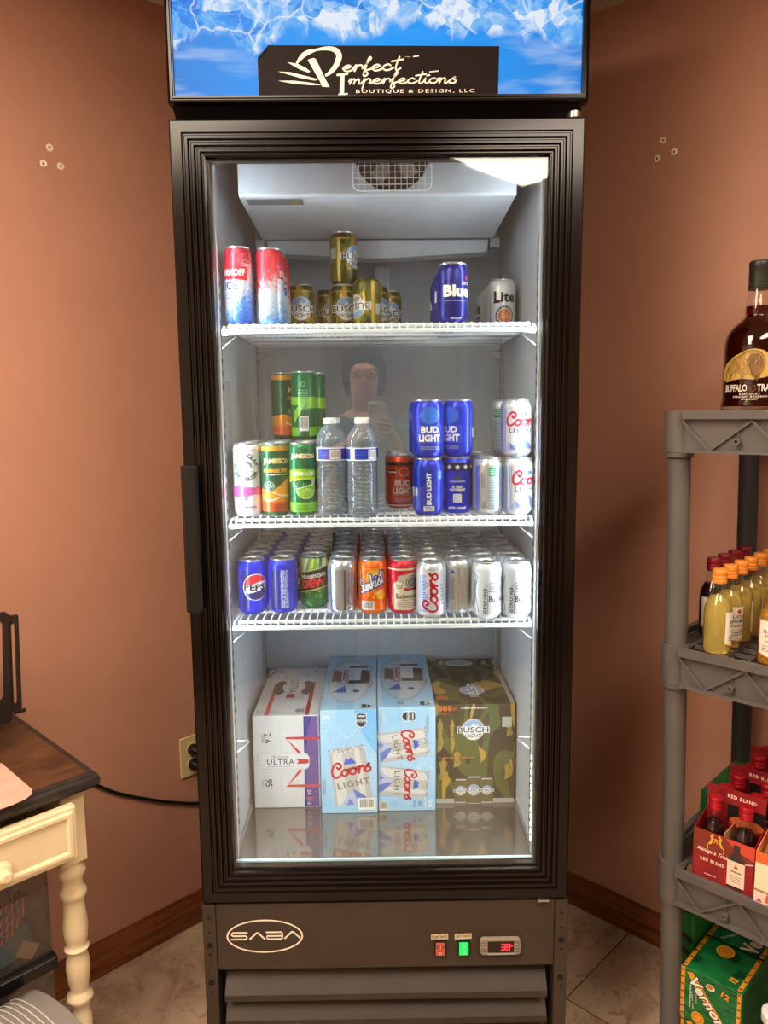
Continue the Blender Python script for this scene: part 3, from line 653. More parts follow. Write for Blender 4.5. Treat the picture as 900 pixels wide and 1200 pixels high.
# ------------------------------------------------------------------ cans
STD = dict(r=.032, prof=[(.021, .002), (.0235, 0), (.0250, .0012), (.0312, .0095), (.032, .0135), (.032, .1005), (.0308, .1065), (.0282, .1125), (.0270, .1148)], top=.1148, rim=.0278, h=.1195)
SLIM = dict(r=.0285, prof=[(.019, .002), (.0212, 0), (.0225, .0012), (.0278, .0085), (.0285, .0125), (.0285, .1385), (.0276, .1435), (.0262, .1475), (.0256, .1490)], top=.1490, rim=.0262, h=.1530)
def rfun(spec):
    P = spec['prof'][2:]
    def f(y):
        if y <= P[0][1]: return P[0][0]
        for (r0, z0), (r1, z1) in zip(P, P[1:]):
            if y <= z1: return r0 + (r1 - r0) * (y - z0) / (z1 - z0)
        return P[-1][0]
    return f
CANS = {}
def can_lid(spec):
    z, R = spec['top'], spec['rim']; b = MB()
    b.lathe([(R - .0008, z), (R, z + .0012), (R, z + .0034), (R - .0012, z + .0042), (R - .0024, z + .0030), (R - .0032, z + .0005), (R - .006, z + .0003), (.004, z + .0003)], 28)
    me = b.mesh('lid', M_ALU, smooth=True)
    t = MB(); P = []
    for i in range(20):
        a = 2 * PI * i / 20; P.append((.0085 * math.cos(a), -.003 + .0125 * math.sin(a)))
    t.prismz(P, z + .0012, z + .0026); t.prismz([(x * .5, y * .35 + .008) for x, y in P], z + .0010, z + .0034)
    return me, t.mesh('tab', M_STEEL, smooth=True)
LIDS = {'STD': can_lid(STD), 'SLIM': can_lid(SLIM)}
def can_design(key, spec, m, pr):
    sp = {'STD': STD, 'SLIM': SLIM}[spec]; b = MB(); b.lathe(sp['prof'], 32); me = b.mesh('can_body', m, smooth=True); rf = rfun(sp); R0 = sp['r']
    st = R0 * 2 * PI / 32
    def fn(x, y, d, xm):        # lies on the same facets as the can body
        k = math.floor(xm / st); t = x / st - k; r = rf(y) + .00008 + d * .7; a0, a1 = k * 2 * PI / 32, (k + 1) * 2 * PI / 32
        return (r * (math.sin(a0) * (1 - t) + math.sin(a1) * t), -r * (math.cos(a0) * (1 - t) + math.cos(a1) * t), y)
    CANS[key] = (spec, me, pr.mesh('label_print', PM_METAL, fn, strip=st, ycuts=[z for r, z in sp['prof'][2:]], nfn=lambda x, y: (math.sin(x / R0), -math.cos(x / R0), 0.0)) if pr else None)
def can(key, x, y, z, rot, label, name='beer_can', cat='can', group=None, tabrot=0.0, flip=False):
    spec, me, pm = CANS[key]; sp = {'STD': STD, 'SLIM': SLIM}[spec]
    t = thing(name, label, cat, (x, y, z), math.radians(rot), group)
    if flip: t.rotation_euler = (0, PI, -math.radians(rot)); t.location.z = z + sp['h']
    obj('can_body', me, t)
    if pm: obj('label_print', pm, t)
    lid, tab = LIDS[spec]; obj('lid', lid, t); o = obj('tab', tab, t); o.rotation_euler.z = tabrot
    return t
def metal_mat(name, c1, c2=None, rough=.3, metal=.35, scale=8, **k):
    if c2: return noisy(name, c1, c2, scale, rough, 5, metal=metal, **k)
    return mat(name, c1, rough, metal)
WHT = (244, 244, 242); NAVY = (18, 26, 84)
# -- cola
p = Pr(); p.rect(-34, 4, -22, 104, (44, 66, 206)); p.rect(-20, 10, -2, 96, (14, 26, 110))
CX, CY, CR = 11, 60, 29
p.ell(CX, CY, CR, CR, WHT, 40)
def wave(x, o): return o + 3.4 * math.sin((x - CX) / CR * 2.4)
def cap_poly(top, o):
    P = []
    for i in range(41):
        a = (PI * i / 40) if top else (PI + PI * i / 40); x, y = CX + (CR - 1.3) * math.cos(a), CY + (CR - 1.3) * math.sin(a); w = CY + wave(x, o); P.append((x, max(y, w) if top else min(y, w)))
    for i in range(21): x = (CX - (CR - 1.3) + 2 * (CR - 1.3) * i / 20) if top else (CX + (CR - 1.3) - 2 * (CR - 1.3) * i / 20); P.append((x, CY + wave(x, o)))
    return P
p.poly(cap_poly(True, 9), (206, 30, 44)); p.poly(cap_poly(False, -9.5), (20, 22, 92)); p.text('PEPSI', CX, CY, 53, 14, (12, 12, 18), bold=.04)
p.rect(70, 8, 92, 96, (14, 22, 92)); p.finev(95, 12, 112, 96, 6, (214, 220, 240), .5, 5); p.fine(60, 12, 66, 30, 4, (200, 210, 240))
can_design('cola', 'STD', metal_mat('cola_blue', (16, 38, 196)), p)
# -- green citrus
p = Pr(); p.rect(-60, 78, 60, 112, (176, 196, 150))
for x, w, c in ((-34, 5, (240, 214, 60)), (-26, 6, (232, 236, 226)), (-17, 5, (96, 176, 52)), (-9, 4, (236, 216, 70)), (-3, 7, (120, 200, 60)), (8, 7, (60, 140, 50)), (17, 8, (230, 232, 226)), (27, 7, (238, 214, 50)), (36, 8, (40, 112, 50))): p.poly([(x - 5, 78), (x + w - 5, 78), (x + w + 4, 112), (x + 4, 112)], c)
for i in range(26):
    rnd = random.Random(i); x, y = rnd.uniform(-34, 40), rnd.uniform(12, 44); p.poly([(x, y), (x + rnd.uniform(3, 8), y + rnd.uniform(-2, 5)), (x + rnd.uniform(0, 5), y + rnd.uniform(5, 11))], rnd.choice(((86, 158, 40), (30, 104, 56), (132, 190, 50))))
p.poly([(-42, 34), (32, 50), (40, 92), (30, 96), (-40, 80)], (214, 200, 150)); p.poly([(-42, 36), (31, 52), (38, 90), (30, 94), (-40, 78)], (16, 34, 24))
p.text('Mountain', -4, 75, 58, 11, (226, 226, 220), bold=.02, rot=.16, shear=.1); p.text('DEW', -3, 58, 56, 20, (224, 34, 44), bold=.05, rot=.17, shear=.1)
can_design('dew', 'STD', metal_mat('citrus_green', (18, 84, 52), (30, 112, 60)), p)
# -- silver soda turned to its back panel
p = Pr(); p.rect(-30, 6, -24, 104, (70, 96, 180)); p.rect(-14, 10, 4, 98, (150, 142, 138)); p.rect(4, 10, 9, 98, (110, 96, 86)); p.finev(12, 16, 26, 98, 7, (150, 60, 84), .45, 8); p.rect(11, 10, 20, 21, (216, 214, 210)); p.rect(13, 12, 18, 19, (120, 120, 124)); p.finev(30, 8, 36, 90, 3, (170, 70, 80), .5, 3)
can_design('silver', 'STD', metal_mat('brushed_silver', (206, 208, 212), None, .25, .75), p)
# -- orange soda
p = Pr(); p.ell(3, 80, 21, 18, (250, 180, 40)); p.ell(4, 84, 12, 9, (252, 206, 80)); p.ell(16, 42, 11, 10, (252, 190, 40))
for k in range(7): a = k * .9; p.ell(2 + 16 * math.cos(a), 46 + 8 * math.sin(a), 3.2, 2.6, (250, 176, 44), 10)
p.script('Sunkist', -31, 46, 58, 12.5, 2.7, WHT, rot=.42, shear=.2, outline=(5.5, (30, 66, 170))); p.text('ORANGE', 12, 50, 26, 6, (250, 226, 190), rot=.35, bold=.02); p.barcode(-28, 10, 0, 30, 4)
p.rect(-28, 98, 28, 101, (250, 150, 60)); p.finev(-32, 60, -28, 96, 1, (250, 220, 190)); can_design('orange', 'STD', metal_mat('soda_orange', (240, 98, 16), (248, 120, 24)), p)
# -- red lager
p = Pr(); p.rect(-26, 10, 44, 52, (232, 220, 196)); p.poly([(-20, 64), (-16, 84), (44, 94), (44, 66), (10, 56)], (196, 186, 176)); p.ell(16, 70, 15, 15, (90, 84, 84)); p.ring(16, 70, 13, 13, 2, (200, 192, 182)); p.ring(16, 70, 8, 8, 1.5, (200, 192, 182)); p.text('AB', 16, 70, 9, 8, (210, 202, 190))
p.poly([(-28, 62), (-24, 52), (-6, 52), (0, 60), (-6, 68), (-18, 72), (-26, 68)], (236, 226, 206)); p.fine(-20, 56, -6, 66, 3, (90, 60, 60)); p.text('Budweiser', 4, 40, 50, 11, (40, 30, 36), bold=.015); p.fine(-10, 31, 20, 33, 1, (90, 80, 80)); p.fine(-18, 14, 30, 28, 4, (140, 120, 110), .4); p.finev(-32, 20, -29, 92, 1, (240, 200, 190)); p.rect(-50, 96, 50, 100, (232, 220, 196)); p.rect(-50, 100, 50, 103, (200, 28, 50))
can_design('lager_red', 'STD', metal_mat('lager_red', (206, 30, 52)), p)
# -- silver light beer, sideways script
RED = (190, 24, 48)
p = Pr(); p.rect(-40, 6, 40, 102, (206, 208, 214))
p.hold(True)
for i in range(22): p.rect(-30, 14 + i * 3.6, -13 + 5 * math.sin(i * .9), 15.8 + i * 3.6, (96, 128, 206))
p.hold(False)
p.script('Coors', 10, 12, 84, 15, 4.6, RED, rot=PI / 2, shear=.15); p.text('LIGHT', 22, 52, 46, 7, (110, 130, 170), bold=.02, rot=PI / 2, spacing=1.2)
for i in range(10): p.rect(28, 14 + i * 8, 38, 16 + i * 8, (150, 170, 214))
# front of the same can further round
ox = 100
def front_coors(p, ox):
    p.rect(ox - 38, 6, ox + 40, 104, (206, 208, 212)); p.poly([(ox + 0, 84), (ox + 6, 94), (ox + 9, 90), (ox + 12, 95), (ox + 18, 84)], (60, 96, 196)); p.script('Coors', ox - 30, 64, 72, 12.5, 4.6, RED, shear=.1); p.text('LIGHT', ox + 4, 54, 56, 11, (84, 86, 94), bold=.03, spacing=1.15)
    p.poly([(ox - 36, 14), (ox - 22, 30), (ox - 16, 24), (ox - 6, 36), (ox + 4, 44), (ox + 12, 38), (ox + 22, 28), (ox + 38, 16), (ox + 38, 12), (ox - 36, 12)], (170, 180, 214)); p.poly([(ox + 4, 44), (ox + 12, 38), (ox + 22, 28), (ox + 38, 16), (ox + 10, 16), (ox + 6, 30)], (92, 110, 186)); p.poly([(ox - 22, 30), (ox - 16, 24), (ox - 8, 14), (ox - 20, 16)], (100, 116, 188)); p.fine(ox - 10, 6, ox + 20, 11, 2, (110, 112, 120))
    for dx in (-36, -32): p.rect(ox + dx, 10, ox + dx + 1.5, 100, (120, 142, 210))
front_coors(p, ox); can_design('silver_script', 'STD', metal_mat('light_beer_silver', (202, 204, 208), None, .28, .6), p)
p = Pr(); front_coors(p, 0); p.rect(-100, 8, -90, 102, (86, 112, 206)); p.stroke([(-86, 84), (-80, 90), (-76, 84), (-86, 84)], 1, (80, 90, 100)); p.finev(-86, 56, -78, 82, 3, (90, 100, 110), .4); p.rect(-70, 80, -50, 98, (16, 140, 84)); p.fine(-68, 83, -52, 96, 4, (210, 240, 225), .4, 9); p.fine(-72, 12, -50, 76, 12, (120, 160, 168), .45, 5); p.poly([(-86, 14), (-80, 30), (-76, 22), (-74, 14)], (150, 150, 150)); p.rect(-46, 8, -42, 102, (120, 140, 214))
can_design('silver_front', 'STD', MATS['light_beer_silver'], p)
# -- back of silver can
p = Pr(); p.poly([(-18, 88), (-14, 97), (-8, 93), (-6, 88)], (70, 90, 196)); p.rect(-26, 8, -18, 100, (178, 184, 210)); p.finev(-15, 32, -5, 84, 4, (96, 92, 100), .45, 4); p.rect(-17, 10, -4, 26, (206, 204, 200)); p.fine(-16, 11, -5, 25, 5, (110, 110, 116), .5, 6); p.rect(-3, 8, 4, 100, (176, 160, 146)); p.rect(12, 8, 24, 100, (190, 176, 160))
can_design('silver_back', 'STD', MATS['light_beer_silver'], p)
# -- white lager
p = Pr(); G = (64, 70, 88)
p.poly([(-40, 100), (-22, 84), (-28, 62), (-18, 16), (-40, 26)], (214, 220, 228)); p.stroke([(-44, 98), (-24, 88), (-32, 60), (-22, 14), (-44, 30)], 1.8, (40, 46, 64)); p.text('Budweiser', -36, 56, 60, 12, G, rot=PI / 2 - .1, shear=.2); p.text('GENUINE', -8, 38, 54, 7, (30, 32, 40), rot=PI / 2, bold=.03, spacing=1.3); p.rect(-2, 10, 44, 58, (216, 222, 230))
p.stroke([(-2, 58), (-2, 10), (44, 10)], 1.2, (90, 98, 116)); p.stroke([(-2, 58), (44, 58)], 1.2, (90, 98, 116)); p.text('Budweiser', 30, 42, 60, 14, (50, 52, 64), bold=.02); p.fine(6, 16, 40, 30, 3, (170, 176, 190), .3); p.stroke([(-8, 66), (0, 58), (14, 58), (20, 66), (14, 76), (2, 76), (-8, 66)], 1, G); p.fine(0, 63, 13, 72, 3, G, .4); p.ring(30, 74, 13, 13, 1.2, G); p.ring(30, 74, 8, 8, 1, G); p.poly([(12, 80), (16, 98), (30, 94), (24, 84)], (206, 212, 222))
can_design('lager_white', 'STD', mat('lager_white', (208, 214, 224), .34, .1), p)
# -- bud light family
BL = (22, 50, 196)
def bl(p, sub=WHT, base=(30, 66, 208), box=(70, 110, 225)):
    p.rect(-27, 30, 27, 66, base)
    for a in (((-27, 30), (27, 30)), ((27, 30), (27, 66)), ((27, 66), (-27, 66)), ((-27, 66), (-27, 30))): p.stroke(a, .9, box)
    p.text('BUD', 0, 57, 38, 14, sub, bold=.05); p.text('LIGHT', 0, 40, 47, 15, sub, bold=.05); p.fine(-20, 17, 22, 25, 3, (160, 176, 226), .4)
p = Pr(); p.ell(0, 86, 22, 18, (40, 96, 220))
for r in (20, 15, 10): p.ring(0, 86, r, r * .8, 1.6, (70, 140, 230))
p.rect(-6, 68, 6, 102, (50, 120, 226)); bl(p); p.rect(40, 8, 44, 102, (40, 74, 220)); p.rect(56, 40, 64, 60, (196, 200, 210)); p.finev(50, 20, 54, 95, 1, (150, 170, 230))
p.rect(76, 8, 124, 100, (20, 44, 170)); p.text('BUD LIGHT', 101, 56, 66, 10, WHT, rot=PI / 2, bold=.03); p.barcode(90, 10, 112, 20, 8); p.fine(72, 12, 76, 60, 12, (150, 170, 220)); p.rect(69, 42, 76, 58, (206, 208, 200)); p.ell(126, 84, 6, 9, (60, 120, 226))
can_design('blue_light', 'STD', metal_mat('light_beer_blue', (20, 46, 190), None, .28, .4), p)
p = Pr(); p.rect(-60, 90, 60, 108, (22, 28, 70))
def star(p, cx, cy, r, c):
    p.tri([((cx, cy), (cx + (r if i % 2 == 0 else r * .42) * math.sin(i * PI / 5), cy + (r if i % 2 == 0 else r * .42) * math.cos(i * PI / 5)), (cx + (r if i % 2 else r * .42) * math.sin((i + 1) * PI / 5), cy + (r if i % 2 else r * .42) * math.cos((i + 1) * PI / 5))) for i in range(10)], c)
for x in (-36, -18, 0, 18, 36): star(p, x, 98, 6.5, WHT)
p.poly([(-12, 72), (-6, 80), (-2, 77), (4, 83), (12, 72)], (70, 76, 110)); p.text('FOLDS OF HONOR', 0, 68, 34, 3.5, (220, 224, 236), bold=.02); p.text('15 YEAR', 0, 57, 22, 5, WHT, bold=.03); p.text('PARTNERSHIP', 0, 51, 34, 5, WHT, bold=.03); p.rect(-9, 24, 9, 42, (206, 212, 222)); p.text('BUD LIGHT', 0, 12, 38, 6, WHT, bold=.03); p.finev(-34, 26, -26, 60, 3, (190, 200, 232), .4)
can_design('blue_stars', 'STD', MATS['light_beer_blue'], p)
p = Pr(); p.rect(-70, 96, 70, 104, (60, 42, 34)); bl(p, (216, 206, 200), (206, 66, 30), (230, 130, 96)); p.ell(2, 82, 11, 10, (226, 84, 36)); p.ring(2, 82, 11, 10, 1, (230, 220, 214)); p.stroke([(9, 78), (14, 74), (11, 72)], 1.4, (230, 220, 214)); p.rect(-34, 80, -14, 83, (230, 224, 214)); p.rect(-34, 83, -14, 85.5, (54, 38, 30)); p.rect(-34, 77, -14, 79, (54, 38, 30)); p.rect(-70, 6, 70, 9, (230, 220, 210)); p.rect(-70, 9, 70, 11, (50, 34, 28))
can_design('orange_light', 'STD', metal_mat('team_orange', (206, 66, 28)), p)
# -- camouflage light beer
def camo(name, stretch=(1, 1, 1), scale=14, metal=0.0, rough=.45, c1=(66, 58, 36), c2=(92, 100, 48), c3=(74, 66, 42), c4=(186, 152, 62)):
    m = mat(name, (90, 90, 50), rough, metal); v = coords(m, stretch); n1 = noise(m, v, scale, 1, .5, .4); n2 = noise(m, coords(m, tuple(s * 1.1 for s in stretch), rot=(.4, .3, .7)), scale * .9, 1, .6, .4)
    a = ramp(m, n1, [(0, c1), (.44, c2), (.56, c3)], 'CONSTANT')
    f = ramp(m, n2, [(0, (0, 0, 0)), (.6, (255, 255, 255))], 'CONSTANT')
    lk(m, mixc(m, f, a, c4), bsdf(m).inputs['Base Color']); return m
M_CAMOC = camo('camo_can', (1, 1, .55), 48, .3, .3, (84, 76, 34), (112, 116, 44), (60, 62, 34), (190, 158, 58))
p = Pr()
def busch(p, cx, cy, k=1.0, rot=0.0, rim=(200, 150, 90)):
    ca, sa = math.cos(rot), math.sin(rot); o = p.M; p.M = lambda x, y: (cx + k * (x * ca - y * sa), cy + k * (x * sa + y * ca))
    p.ell(0, 0, 22, 22, rim, 36); p.ell(0, 0, 20.5, 20.5, (240, 240, 238), 36); p.ell(0, 6, 18, 13.5, (150, 182, 222), 30); p.poly([(-19, -4), (-10, 5), (-7, 3), (0, 13), (5, 8), (8, 10), (19, -4)], (232, 236, 240)); p.rect(-31, -7, 31, 6, (240, 240, 238)); p.text('BUSCH', 0, -.5, 58, 11, (40, 34, 32), bold=.012); p.text('LIGHT', 0, -12.5, 34, 7, (40, 34, 32), bold=.015, shear=.25)
    p.M = o
busch(p, 0, 62, 1.3); p.rect(-48, 6, -41, 104, (206, 168, 60)); p.rect(-91, 6, -48, 104, (140, 132, 58)); p.rect(-68, 56, -52, 80, (206, 208, 208)); p.ring(-58, 42, 5, 5, 1.6, (70, 64, 30), 12); p.rect(-68, 36, -65.5, 49, (70, 64, 30)); p.rect(-96, 6, -91, 104, (206, 168, 60)); p.rect(-60, 100, 60, 103, (200, 160, 64))
can_design('camo', 'STD', M_CAMOC, p)
# -- dark blue lager
p = Pr(); p.text('Blue', 8, 62, 62, 24, WHT, bold=.05); p.text('Labatt', 28, 78, 24, 7, WHT, shear=.4); p.poly([(28, 84), (24, 90), (29, 89), (31, 97), (34, 89), (39, 90), (34, 84)], (214, 40, 50)); p.fine(-20, 42, 26, 44.5, 1, (170, 176, 220))
for r in (14, 10, 6): p.ring(30, 32, r, r, .8, (110, 120, 190), 20, -.4, 2.4)
p.rect(-52, 6, -46, 104, (60, 66, 170)); p.fine(-8, 7, 16, 10, 1, (200, 206, 230)); can_design('blue_lager', 'STD', metal_mat('lager_navy', (34, 38, 128), None, .28, .4), p)
# -- white light pilsner
p = Pr(); p.text('Lite', 2, 78, 52, 24, (36, 30, 40), bold=.035); p.rect(-26, 64, -10, 67, (36, 30, 40)); p.ell(2, 36, 22, 22, (226, 220, 206)); p.ring(2, 36, 22, 22, 4.5, (40, 44, 76)); p.ell(2, 36, 15.5, 15.5, (196, 110, 66)); p.fine(-6, 30, 10, 42, 3, (226, 190, 150), .4)
for k in range(16): a = k * PI / 8; p.ell(2 + 19.6 * math.cos(a), 36 + 19.6 * math.sin(a), 1.3, 1.3, (226, 222, 214), 8)
p.finev(-34, 14, -30, 90, 1, (150, 150, 160)); can_design('pilsner', 'STD', mat('pilsner_white', (218, 214, 206), .3, .2), p)
# -- slim cans
p = Pr(); GR = (52, 52, 58)
for i, ch in enumerate('WHITE CLAW'):
    a = PI * (1.02 - .94 * i / 9); p.text(ch, 2 + 24.5 * math.cos(a), 103 + 24.5 * math.sin(a), 2.2 if ch in 'I' else 7.4, 9, (30, 30, 36), bold=.04, rot=a - PI / 2) if ch != ' ' else None
p.ring(2, 103, 20, 20, .9, (150, 152, 158), 36, -.2, PI + .3)
for i, ch in enumerate('HARD SELTZER'):
    a = PI * (1.18 + .66 * i / 11); p.text(ch, 2 + 23.5 * math.cos(a), 103 + 23.5 * math.sin(a), 4.6, 6, (30, 30, 36), bold=.04, rot=a + PI / 2) if ch != ' ' else None
p.ring(2, 103, 29, 29, 1.4, (40, 40, 46), 30, PI * 1.1, PI * 2.08)
for k in range(9): p.stroke([(-16 + k * .9, 92 + k * 1.0), (-10 + k * .6, 104 + k * 1.2), (0 + k * .4, 115 - k * .2), (11, 112 - k * 1.0), (14 - k * .5, 103 - k * .3)], 1.1, (70 + k * 14, 72 + k * 14, 80 + k * 14), 4)
p.stroke([(-17, 94), (-6, 92), (6, 95), (18, 93)], 1.2, (140, 142, 150), 5); p.stroke([(-14, 90), (-2, 87), (8, 90), (16, 88)], 1.0, (160, 162, 168), 5)
p.poly([(-60, 44), (-60, 62), (-10, 64), (20, 60), (26, 65), (32, 60), (60, 62), (60, 46), (30, 44), (20, 47), (-6, 41)], (214, 92, 164)); p.stroke([(-60, 44), (-6, 41), (20, 47), (60, 45)], 1, (150, 60, 120)); p.text('BLACK', 2, 55, 15, 4.6, (110, 40, 96), bold=.02); p.text('CHERRY', 2, 49, 18, 4.6, (110, 40, 96), bold=.02); p.ell(0, 37, 5, 5.5, (90, 90, 98)); p.ring(0, 37, 3.2, 3.6, .8, WHT); p.fine(-18, 19, 22, 24, 1, (70, 70, 76)); p.fine(-4, 15, 22, 18, 1, (140, 140, 146)); p.rect(-89, 136, 89, 140, (200, 200, 204))
can_design('seltzer', 'SLIM', mat('seltzer_white', (228, 229, 231), .34, .2), p)
p = Pr(); p.rect(-89, 136, 89, 146, (222, 158, 50)); p.rect(-89, 10, 89, 30, (214, 86, 38)); GO = (236, 206, 140)
p.poly([(-89, 30), (-89, 50), (-30, 58), (-10, 50), (20, 62), (40, 84), (60, 60), (89, 50), (89, 30)], (228, 140, 34)); p.stroke([(-26, 38), (-8, 33), (20, 42), (44, 40)], 3, (240, 226, 196), 5); p.poly([(-4, 52), (40, 84), (50, 44), (24, 42)], (244, 166, 40)); p.stroke([(-6, 52), (12, 45), (36, 44), (52, 52)], 2.2, (250, 234, 200), 5); p.stroke([(22, 46), (26, 66), (38, 78)], 1, (250, 220, 160))
for k in range(8): a = k * .8; p.ring(-10 + 9 * math.cos(a), 63 + 6 * math.sin(a), 4, 4, .8, (196, 220, 196), 10)
p.text('JAMESON', 8, 114, 62, 14, (250, 222, 160), bold=.05); p.text('ORANGE SPRITZ', 10, 95, 66, 8, (246, 176, 50), bold=.05); p.fine(-16, 86, 40, 89, 1, (214, 224, 200), .8); p.fine(-2, 14, 30, 26, 4, (120, 50, 20), .45)
can_design('cocktail_orange', 'SLIM', metal_mat('cocktail_green', (10, 84, 54)), p)
p = Pr(); p.text('JAMESON', 3, 124, 54, 13, (250, 236, 200), bold=.05); p.poly([(-89, 70), (-89, 96), (-30, 96), (0, 99), (30, 96), (89, 96), (89, 78), (30, 78), (0, 80), (-30, 72)], (140, 206, 40)); p.text('GINGER & LIME', 3, 89, 52, 8, (244, 250, 214), bold=.05); p.stroke([(-36, 72), (0, 78), (36, 78)], 4, (206, 220, 40), 4); p.rect(-89, 9, 89, 29, (124, 204, 54)); p.fine(-16, 13, 24, 25, 4, (40, 110, 50), .4)
P_ = [(-12, 58)] + [(9 + 22 * math.cos(a), 58 + 22 * math.sin(a)) for a in [PI + i * (PI + .5) / 20 for i in range(21)]]; p.poly(P_, (226, 240, 190)); P_ = [(9 + 19.5 * math.cos(a), 57.4 + 19.5 * math.sin(a)) for a in [PI + .06 + i * (PI + .35) / 20 for i in range(21)]]; p.poly(P_, (126, 204, 44))
for a in (3.7, 4.25, 4.8, 5.4, 6.0): p.stroke([(10, 58), (10 + 17 * math.cos(a), 58 + 17 * math.sin(a))], 1.1, (214, 236, 160))
p.hold(True)
for k in range(30): rnd = random.Random(k); p.ell(rnd.uniform(-28, 34), rnd.uniform(32, 76), .8, .9, (214, 236, 214), 6)
p.hold(False)
for k in range(6): p.stroke([(-24 + k * 7, 70), (-14 + k * 3.6, 60)], .9, (180, 220, 190))
p.ell(26, 73, 5, 6, (220, 226, 170)); p.rect(72, 9, 96, 60, (14, 92, 60)); p.poly([(60, 62), (89, 96), (89, 80), (60, 36)], (140, 210, 50)); p.barcode(74, 20, 94, 54, 3); p.fine(72, 66, 94, 114, 12, (170, 210, 180), .35, 7); p.ring(83, 124, 5, 5, 1, (200, 226, 206), 14)
can_design('cocktail_lime', 'SLIM', metal_mat('lime_green_can', (12, 110, 66)), p)
def freedom(name, swap):
    m = mat(name, (200, 200, 210), .32, .3); v = coords(m); s = nd(m, 'ShaderNodeSeparateXYZ'); lk(m, v, s.inputs[0]); n = noise(m, v, 150, 5, .8, .7)
    z = math_(m, 'ADD', math_(m, 'DIVIDE', s.outputs[2], .153), math_(m, 'MULTIPLY', math_(m, 'SUBTRACT', n, .5), 1.15)); z = math_(m, 'ADD', z, math_(m, 'MULTIPLY', s.outputs[0], -3.2 if swap else -6.0))
    st = [(.02, (40, 96, 196)), (.22, (90, 140, 214)), (.36, (196, 206, 222)), (.52, (214, 216, 224)), (.60, (222, 170, 178)), (.70, (206, 64, 78)), (.95, (188, 40, 58))] if not swap else [(.05, (90, 150, 214)), (.2, (190, 206, 224)), (.44, (208, 210, 218)), (.52, (224, 150, 160)), (.62, (206, 54, 70)), (.95, (192, 34, 54))]
    lk(m, ramp(m, z, st), bsdf(m).inputs['Base Color']); return m
p = Pr(); p.poly([(-60, 92), (24, 86), (24, 112), (-60, 118)], (204, 36, 48)); p.text('SMIRNOFF', -14, 101.5, 64, 14, (238, 230, 226), bold=.03); p.poly([(-40, 88), (14, 84), (14, 56), (-8, 42), (-40, 52)], (216, 220, 230)); p.text('ICE', -14, 76, 30, 17, (36, 70, 160), bold=.04); p.stroke([(-30, 54), (-8, 44), (10, 56), (14, 66)], 1.2, (70, 80, 130)); p.fine(-28, 52, 8, 64, 3, (110, 130, 190), .5)
can_design('freedom', 'SLIM', freedom('freedom_print', False), p)
p = Pr(); p.poly([(20, 92), (89, 92), (89, 112), (20, 108)], (190, 26, 40)); p.text('SMIRNOFF', 56, 102, 62, 13, (238, 230, 226), bold=.03); p.rect(24, 50, 89, 90, (206, 214, 230)); p.text('ICE', 52, 76, 30, 17, (36, 70, 160), bold=.04)
can_design('freedom_red', 'SLIM', freedom('freedom_print_red', True), p)

ORD = ['front', 'second', 'third', 'fourth', 'fifth', 'sixth', 'seventh', 'eighth', 'ninth']
def lane(key, x, y0, n, z, rot, desc, where, dy=.0655, name='beer_can', group=None, jit=True, dx=0.0, cat='can'):
    rnd = random.Random(int(abs(x) * 9999) + n)
    for i in range(n):
        lab = f'{desc}, {ORD[i] + " from front" if i else "frontmost"}, {where}'
        can(key, x + dx * i + (rnd.uniform(-.001, .001) if i and jit else 0), y0 + dy * i, z, rot if i == 0 else rot + rnd.uniform(-140, 140), lab, name, cat, group, tabrot=rnd.uniform(0, 6))
z3 = SH[2] + .0002
G3 = 'cans in rows on the lowest wire shelf'
lane('cola', -.2830, .178, 7, z3, 4, 'blue cola can', 'of the leftmost lane', name='soda_can', group=G3)
lane('cola', -.2170, .184, 7, z3, -170, 'blue cola can', 'of the second lane from the left', name='soda_can', group=G3)
lane('dew', -.1515, .224, 6, z3, 8, 'green citrus soda can', 'of its lane beside the cola', name='soda_can', group=G3)
lane('silver', -.0855, .168, 7, z3, 0, 'silver soda can', 'left of the orange sodas', name='soda_can', group=G3)
lane('orange', -.0200, .168, 7, z3, 6, 'orange soda can', 'of its lane', name='soda_can', group=G3)
lane('lager_red', .0450, .166, 2, z3, 10, 'red lager can with cream label', 'of its lane', group=G3)
lane('silver_back', .0450, .166 + .0655 * 2, 5, z3, 60, 'silver can', 'among those behind the red lager cans', group=G3)
lane('silver_script', .1050, .131, 7, z3, 2, 'silver can with sideways red script', 'fourth lane from right', group=G3)
lane('silver_back', .1645, .163, 7, z3, -4, 'silver can showing its back', 'third lane from right', group=G3)
lane('lager_white', .2220, .122, 7, z3, 0, 'white lager can', 'second lane from the right', group=G3)
lane('lager_white', .2850, .124, 7, z3, -14, 'white lager can', 'of the rightmost lane', group=G3)
z2 = SH[1] + .0002; G2 = 'cans on the middle wire shelf'
lane('seltzer', -.2815, .150, 3, z2, 0, 'tall white seltzer can with pink band', 'at far left', .0585, 'seltzer_can', G2)
lane('cocktail_orange', -.2225, .150, 4, z2, 0, 'tall green and orange cocktail can', 'of the lower layer', .0640, 'cocktail_can', G2)
lane('cocktail_lime', -.1640, .146, 4, z2, 0, 'tall green lime cocktail can', 'of the lower layer', .0716, 'cocktail_can', G2)
can('cocktail_orange', -.2235, .342, z2 + .1532, 70, 'tall green and orange cocktail can standing on top of the others', 'cocktail_can', 'can', G2)
can('cocktail_lime', -.1720, .289, z2 + .1532, -164, 'tall green cocktail can on top showing its barcode', 'cocktail_can', 'can', G2)
can('cocktail_lime', -.1560, .361, z2 + .1532, 120, 'tall green cocktail can on top, hidden behind the barcode one', 'cocktail_can', 'can', G2)
lane('orange_light', .0440, .257, 4, z2, 10, 'orange beer can with white lettering', 'of its lane', .066, group=G2)
